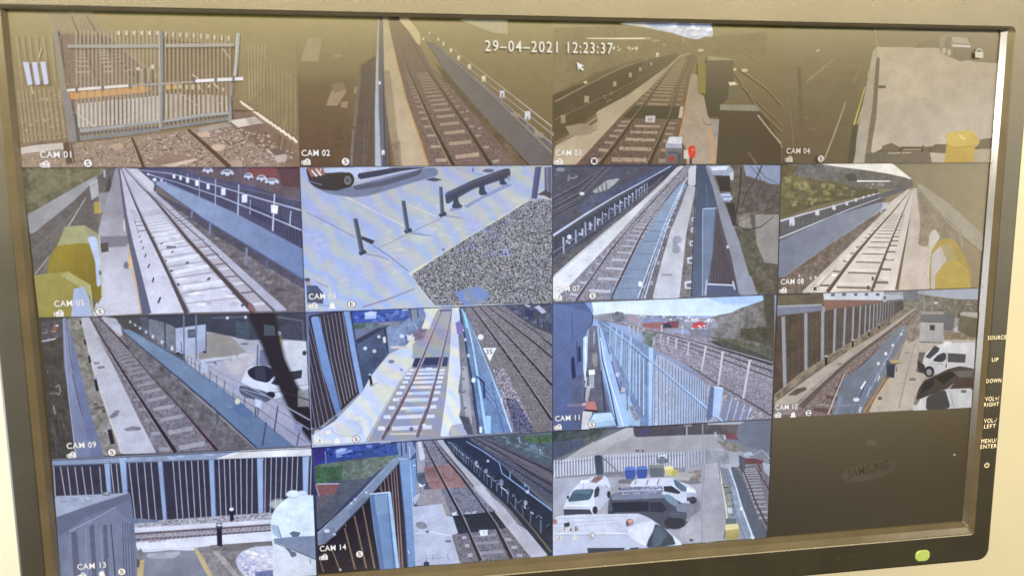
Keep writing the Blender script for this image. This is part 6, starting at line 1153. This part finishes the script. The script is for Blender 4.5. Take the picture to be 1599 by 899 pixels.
# dark seam between views, the LCD's own inactive rows
m = Mesh(); dkm = mat('w')
def seam(a, b, wpx, col):
    (ax, ay), (bx, by) = a, b; d = Vector((bx - ax, by - ay)).normalized(); h = wpx / 2
    mi = m.slot(dkm); base = len(m.v)
    for x, y in ((ax - d.y * h, ay + d.x * h), (ax + d.y * h, ay - d.x * h), (bx + d.y * h, by - d.x * h), (bx - d.y * h, by + d.x * h)):
        X, Y = plane(x, y); m.v.append((X, Y, 1.55e-3)); m.c.append(lit(col)(X, Y))
    m.f.append((base, base + 1, base + 2, base + 3)); m.mi.append(mi)
for r_ in range(4):
    for c_ in range(4):
        if c_ and r_: seam(G[(c_, r_)], G[(c_, r_ + 1)], 1.3, (62, 56, 62))
        if r_ and not (r_ == 3 and c_ == 3): seam(G[(c_, r_)], G[(c_ + 1, r_)], 1.2, (70, 64, 68))
link('grid_lines', m.build('grid_lines'), ROOT)
# panel margin behind the lit area, so no gap shows
me = bpy.data.meshes.new('screen_panel'); me.from_pydata([(-SX - .0008, SYB - .0008, -.0006), (SX + .0008, SYB - .0008, -.0006), (SX + .0008, SYT + .0008, -.0006), (-SX - .0008, SYT + .0008, -.0006)], [], [(0, 1, 2, 3)])
me.materials.append(plastic('panel_margin', (0.016, 0.015, 0.014), .4)); link('screen_panel', me, ROOT)

# date and time, menu bars, padlock, mouse pointer drawn on the screen
m = Mesh(); zz = 1.7e-3
x0, y0 = plane(757, 81); x1, y1 = plane(955, 85)
ang = math.atan2(y1 - y0, x1 - x0); Ln = math.hypot(x1 - x0, y1 - y0); Hh_ = abs(plane(857, 66)[1] - plane(857, 83)[1])
text_add(m, '29\u201304\u20132021', x0, y0, Ln * .562, Hh_, zz, lit((110, 98, 75), .35), mat('w', True), bold=.02, ang=ang, sp=1.22)
text_add(m, '29\u201304\u20132021', x0, y0, Ln * .562, Hh_, zz + 3e-5, lit((242, 236, 222)), mat('w'), bold=.006, ang=ang, sp=1.22)
xb, yb = x0 + Ln * .643 * math.cos(ang), y0 + Ln * .643 * math.sin(ang)
text_add(m, '12:23:37', xb, yb, Ln * .357, Hh_, zz, lit((110, 98, 75), .35), mat('w', True), bold=.02, ang=ang, sp=1.22)
text_add(m, '12:23:37', xb, yb, Ln * .357, Hh_, zz + 3e-5, lit((242, 236, 222)), mat('w'), bold=.006, ang=ang, sp=1.22)
print('ZMAX', max(ZMAX))
link('date_and_time', m.build('date_and_time'), ROOT)
def flat(name, polys, label=None):
    m = Mesh()
    for pts, col, dz in polys:
        mi = m.slot(mat('w')); b = len(m.v)
        for i in range(0, len(pts), 2):
            X, Y = plane(pts[i], pts[i + 1]); m.v.append((X, Y, zz + dz)); m.c.append(lit(col)(X, Y))
        vs = [Vector((q[0], q[1], 0)) for q in m.v[b:]]
        for t in tessellate_polygon([vs]):
            A_, B_, C_ = (vs[i] for i in t); cr = (B_ - A_).cross(C_ - A_).z
            m.f.append(tuple(b + q for q in (t if cr > 0 else t[::-1]))); m.mi.append(mi)
    return link(name, m.build(name), ROOT, label)
flat('mouse_pointer', [([899.5,98, 911,104, 905.8,105.2, 911,109.6, 908.6,111.4, 903.8,106.8, 902.4,111], (235, 240, 232), 0)])
flat('menu_icon', [([38,98, 47,98, 53,133, 46,134], (214,216,236), 0), ([52,98, 60,98, 65,132.5, 58,133.5], (214,216,236), 0), ([65,97.5, 73,97.5, 78,132, 71,132.6], (214,216,236), 0)])
lk = [([1519.5,82, 1532,82.5, 1532,91.5, 1519.5,91], (222, 214, 192), 0)]
for i in range(8):
    t0, t1 = math.pi * i / 8, math.pi * (i + 1) / 8
    q = [(1525.8 + r * math.cos(t), 82.5 - r * 1.15 * math.sin(t)) for r, t in ((5.4, t0), (5.4, t1), (3.8, t1), (3.8, t0))]
    lk.append(([c for p in q for c in p], (215, 206, 182), 0))
flat('padlock_icon', lk)

# ---- printed legends and power lamp on the bezel
ink = plastic('white_print', (0.42, 0.40, 0.36), .6, spec=.2, var=.05)
FZ = .0050 + 4e-5
def legend(txt, cx, cy, wpx, hpx):
    vs, fs = text_geo(txt, .0, 1.14); rv = vs
    xs = [v.x for v in rv]; ys = [v.y for v in rv]; a0, a1, b0, b1 = min(xs), max(xs), min(ys), max(ys)
    X0, Y0 = plane(cx - wpx / 2, cy + hpx / 2, FZ); X1, _ = plane(cx + wpx / 2, cy + hpx / 2, FZ); _, Y1 = plane(cx - wpx / 2, cy - hpx / 2, FZ)
    return [(X0 + (v.x - a0) / (a1 - a0) * (X1 - X0), Y0 + (v.y - b0) / (b1 - b0) * (Y1 - Y0), FZ) for v in vs], fs
def legend_obj(name, rows):
    V_, F_ = [], []
    for r_ in rows:
        v, f = legend(*r_); b = len(V_); V_ += v; F_ += [tuple(b + i for i in q) for q in f]
    me = bpy.data.meshes.new(name); me.from_pydata(V_, [], F_); me.materials.append(ink); return link(name, me, ROOT)
legend_obj('button_legend', [('SOURCE', 1556.5, 527.3, 29, 6.2)])
legend_obj('button_legend', [('UP', 1553.8, 561.6, 10, 6.0)])
legend_obj('button_legend', [('DOWN', 1551.5, 594.8, 23, 6.2)])
legend_obj('button_legend', [('VOL+/', 1549, 622.8, 21.5, 6.8), ('RIGHT', 1548, 631.6, 23, 6.0)])
legend_obj('button_legend', [('VOL-/', 1546.2, 656.8, 19.5, 6.6), ('LEFT', 1545.5, 665.5, 18, 6.0)])
legend_obj('button_legend', [('MENU/', 1544, 688.6, 23.5, 6.6), ('ENTER', 1543.4, 697.2, 25, 6.0)])
V_, F_ = [], []; cx, cy = plane(1541, 725.8, FZ); R1, R0 = .00165, .00122
for i in range(21):
    t = math.radians(125 + 290 * i / 20); V_ += [(cx + R1 * math.cos(t), cy + R1 * math.sin(t), FZ), (cx + R0 * math.cos(t), cy + R0 * math.sin(t), FZ)]
    if i: F_.append((2 * i - 2, 2 * i - 1, 2 * i + 1, 2 * i))
b = len(V_); V_ += [(cx - .0002, cy, FZ), (cx + .0002, cy, FZ), (cx + .0002, cy + .0019, FZ), (cx - .0002, cy + .0019, FZ)]; F_.append((b, b + 1, b + 2, b + 3))
me = bpy.data.meshes.new('power_symbol'); me.from_pydata(V_, [], F_); me.materials.append(ink); link('power_symbol', me, ROOT)
s = N('power_lamp'); p = s.n('ShaderNodeBsdfPrincipled'); tc = s.n('ShaderNodeTexCoord').outputs['Object']
nz = s.noise(tc, 500, 2).outputs[0]; r_ = s.n('ShaderNodeValToRGB'); s.l(nz, r_.inputs[0])
r_.color_ramp.elements[0].color = (.17, .24, .06, 1); r_.color_ramp.elements[1].color = (.24, .31, .09, 1)
s.l(r_.outputs[0], p.inputs['Emission Color']); p.inputs['Emission Strength'].default_value = .75
p.inputs['Base Color'].default_value = (.10, .14, .04, 1); p.inputs['Roughness'].default_value = .4; s.l(p.outputs[0], s.out.inputs[0])
cx, cy = plane(1441, 867, .0055)
def lampring(k, z): return ([(cx + q[0] * k, cy + q[1] * k) for q in ring_pts(-.0050, -.0036, .0050, .0036, .0033)], z)
lamp = loft([lampring(1.0, .0049), lampring(1.0, .0053), lampring(.88, .0058)], 'power_button', s.m, ROOT, cap=True, label='green lit oval power button')
rim = loft([lampring(1.12, .0049), lampring(1.10, .0052), lampring(1.0, .0051)], 'button_rim', blackp, lamp)
rim.location = (0, 0, 0)

# ------------------------------------------------------------------ wall behind
s = N('painted_wall'); tc = s.n('ShaderNodeTexCoord').outputs['Object']
nz = s.noise(tc, 5, 6).outputs[0]; r_ = s.n('ShaderNodeValToRGB'); s.l(nz, r_.inputs[0])
r_.color_ramp.elements[0].position = .35; r_.color_ramp.elements[1].position = .65
r_.color_ramp.elements[0].color = (.285, .285, .262, 1); r_.color_ramp.elements[1].color = (.31, .31, .283, 1)
p = s.n('ShaderNodeBsdfPrincipled'); s.l(r_.outputs[0], p.inputs['Base Color']); p.inputs['Roughness'].default_value = .7
bn = s.noise(tc, 260, 4).outputs[0]; bp = s.n('ShaderNodeBump'); bp.inputs['Strength'].default_value = .25; bp.inputs['Distance'].default_value = .001
s.l(bn, bp.inputs['Height']); s.l(bp.outputs[0], p.inputs['Normal']); s.l(p.outputs[0], s.out.inputs[0])
me = bpy.data.meshes.new('wall'); me.from_pydata([(-4, -2.5, -.32), (4, -2.5, -.32), (4, 3, -.32), (-4, 3, -.32), (-4, -2.5, -.42), (4, -2.5, -.42), (4, 3, -.42), (-4, 3, -.42)], [],
    [(0, 1, 2, 3), (7, 6, 5, 4), (4, 5, 1, 0), (3, 2, 6, 7), (5, 6, 2, 1), (4, 0, 3, 7)])
me.materials.append(s.m); wall = bpy.data.objects.new('wall', me); COL.objects.link(wall); wall['kind'] = 'structure'
wall['label'] = 'pale cream painted wall behind the monitor'; wall['category'] = 'wall'
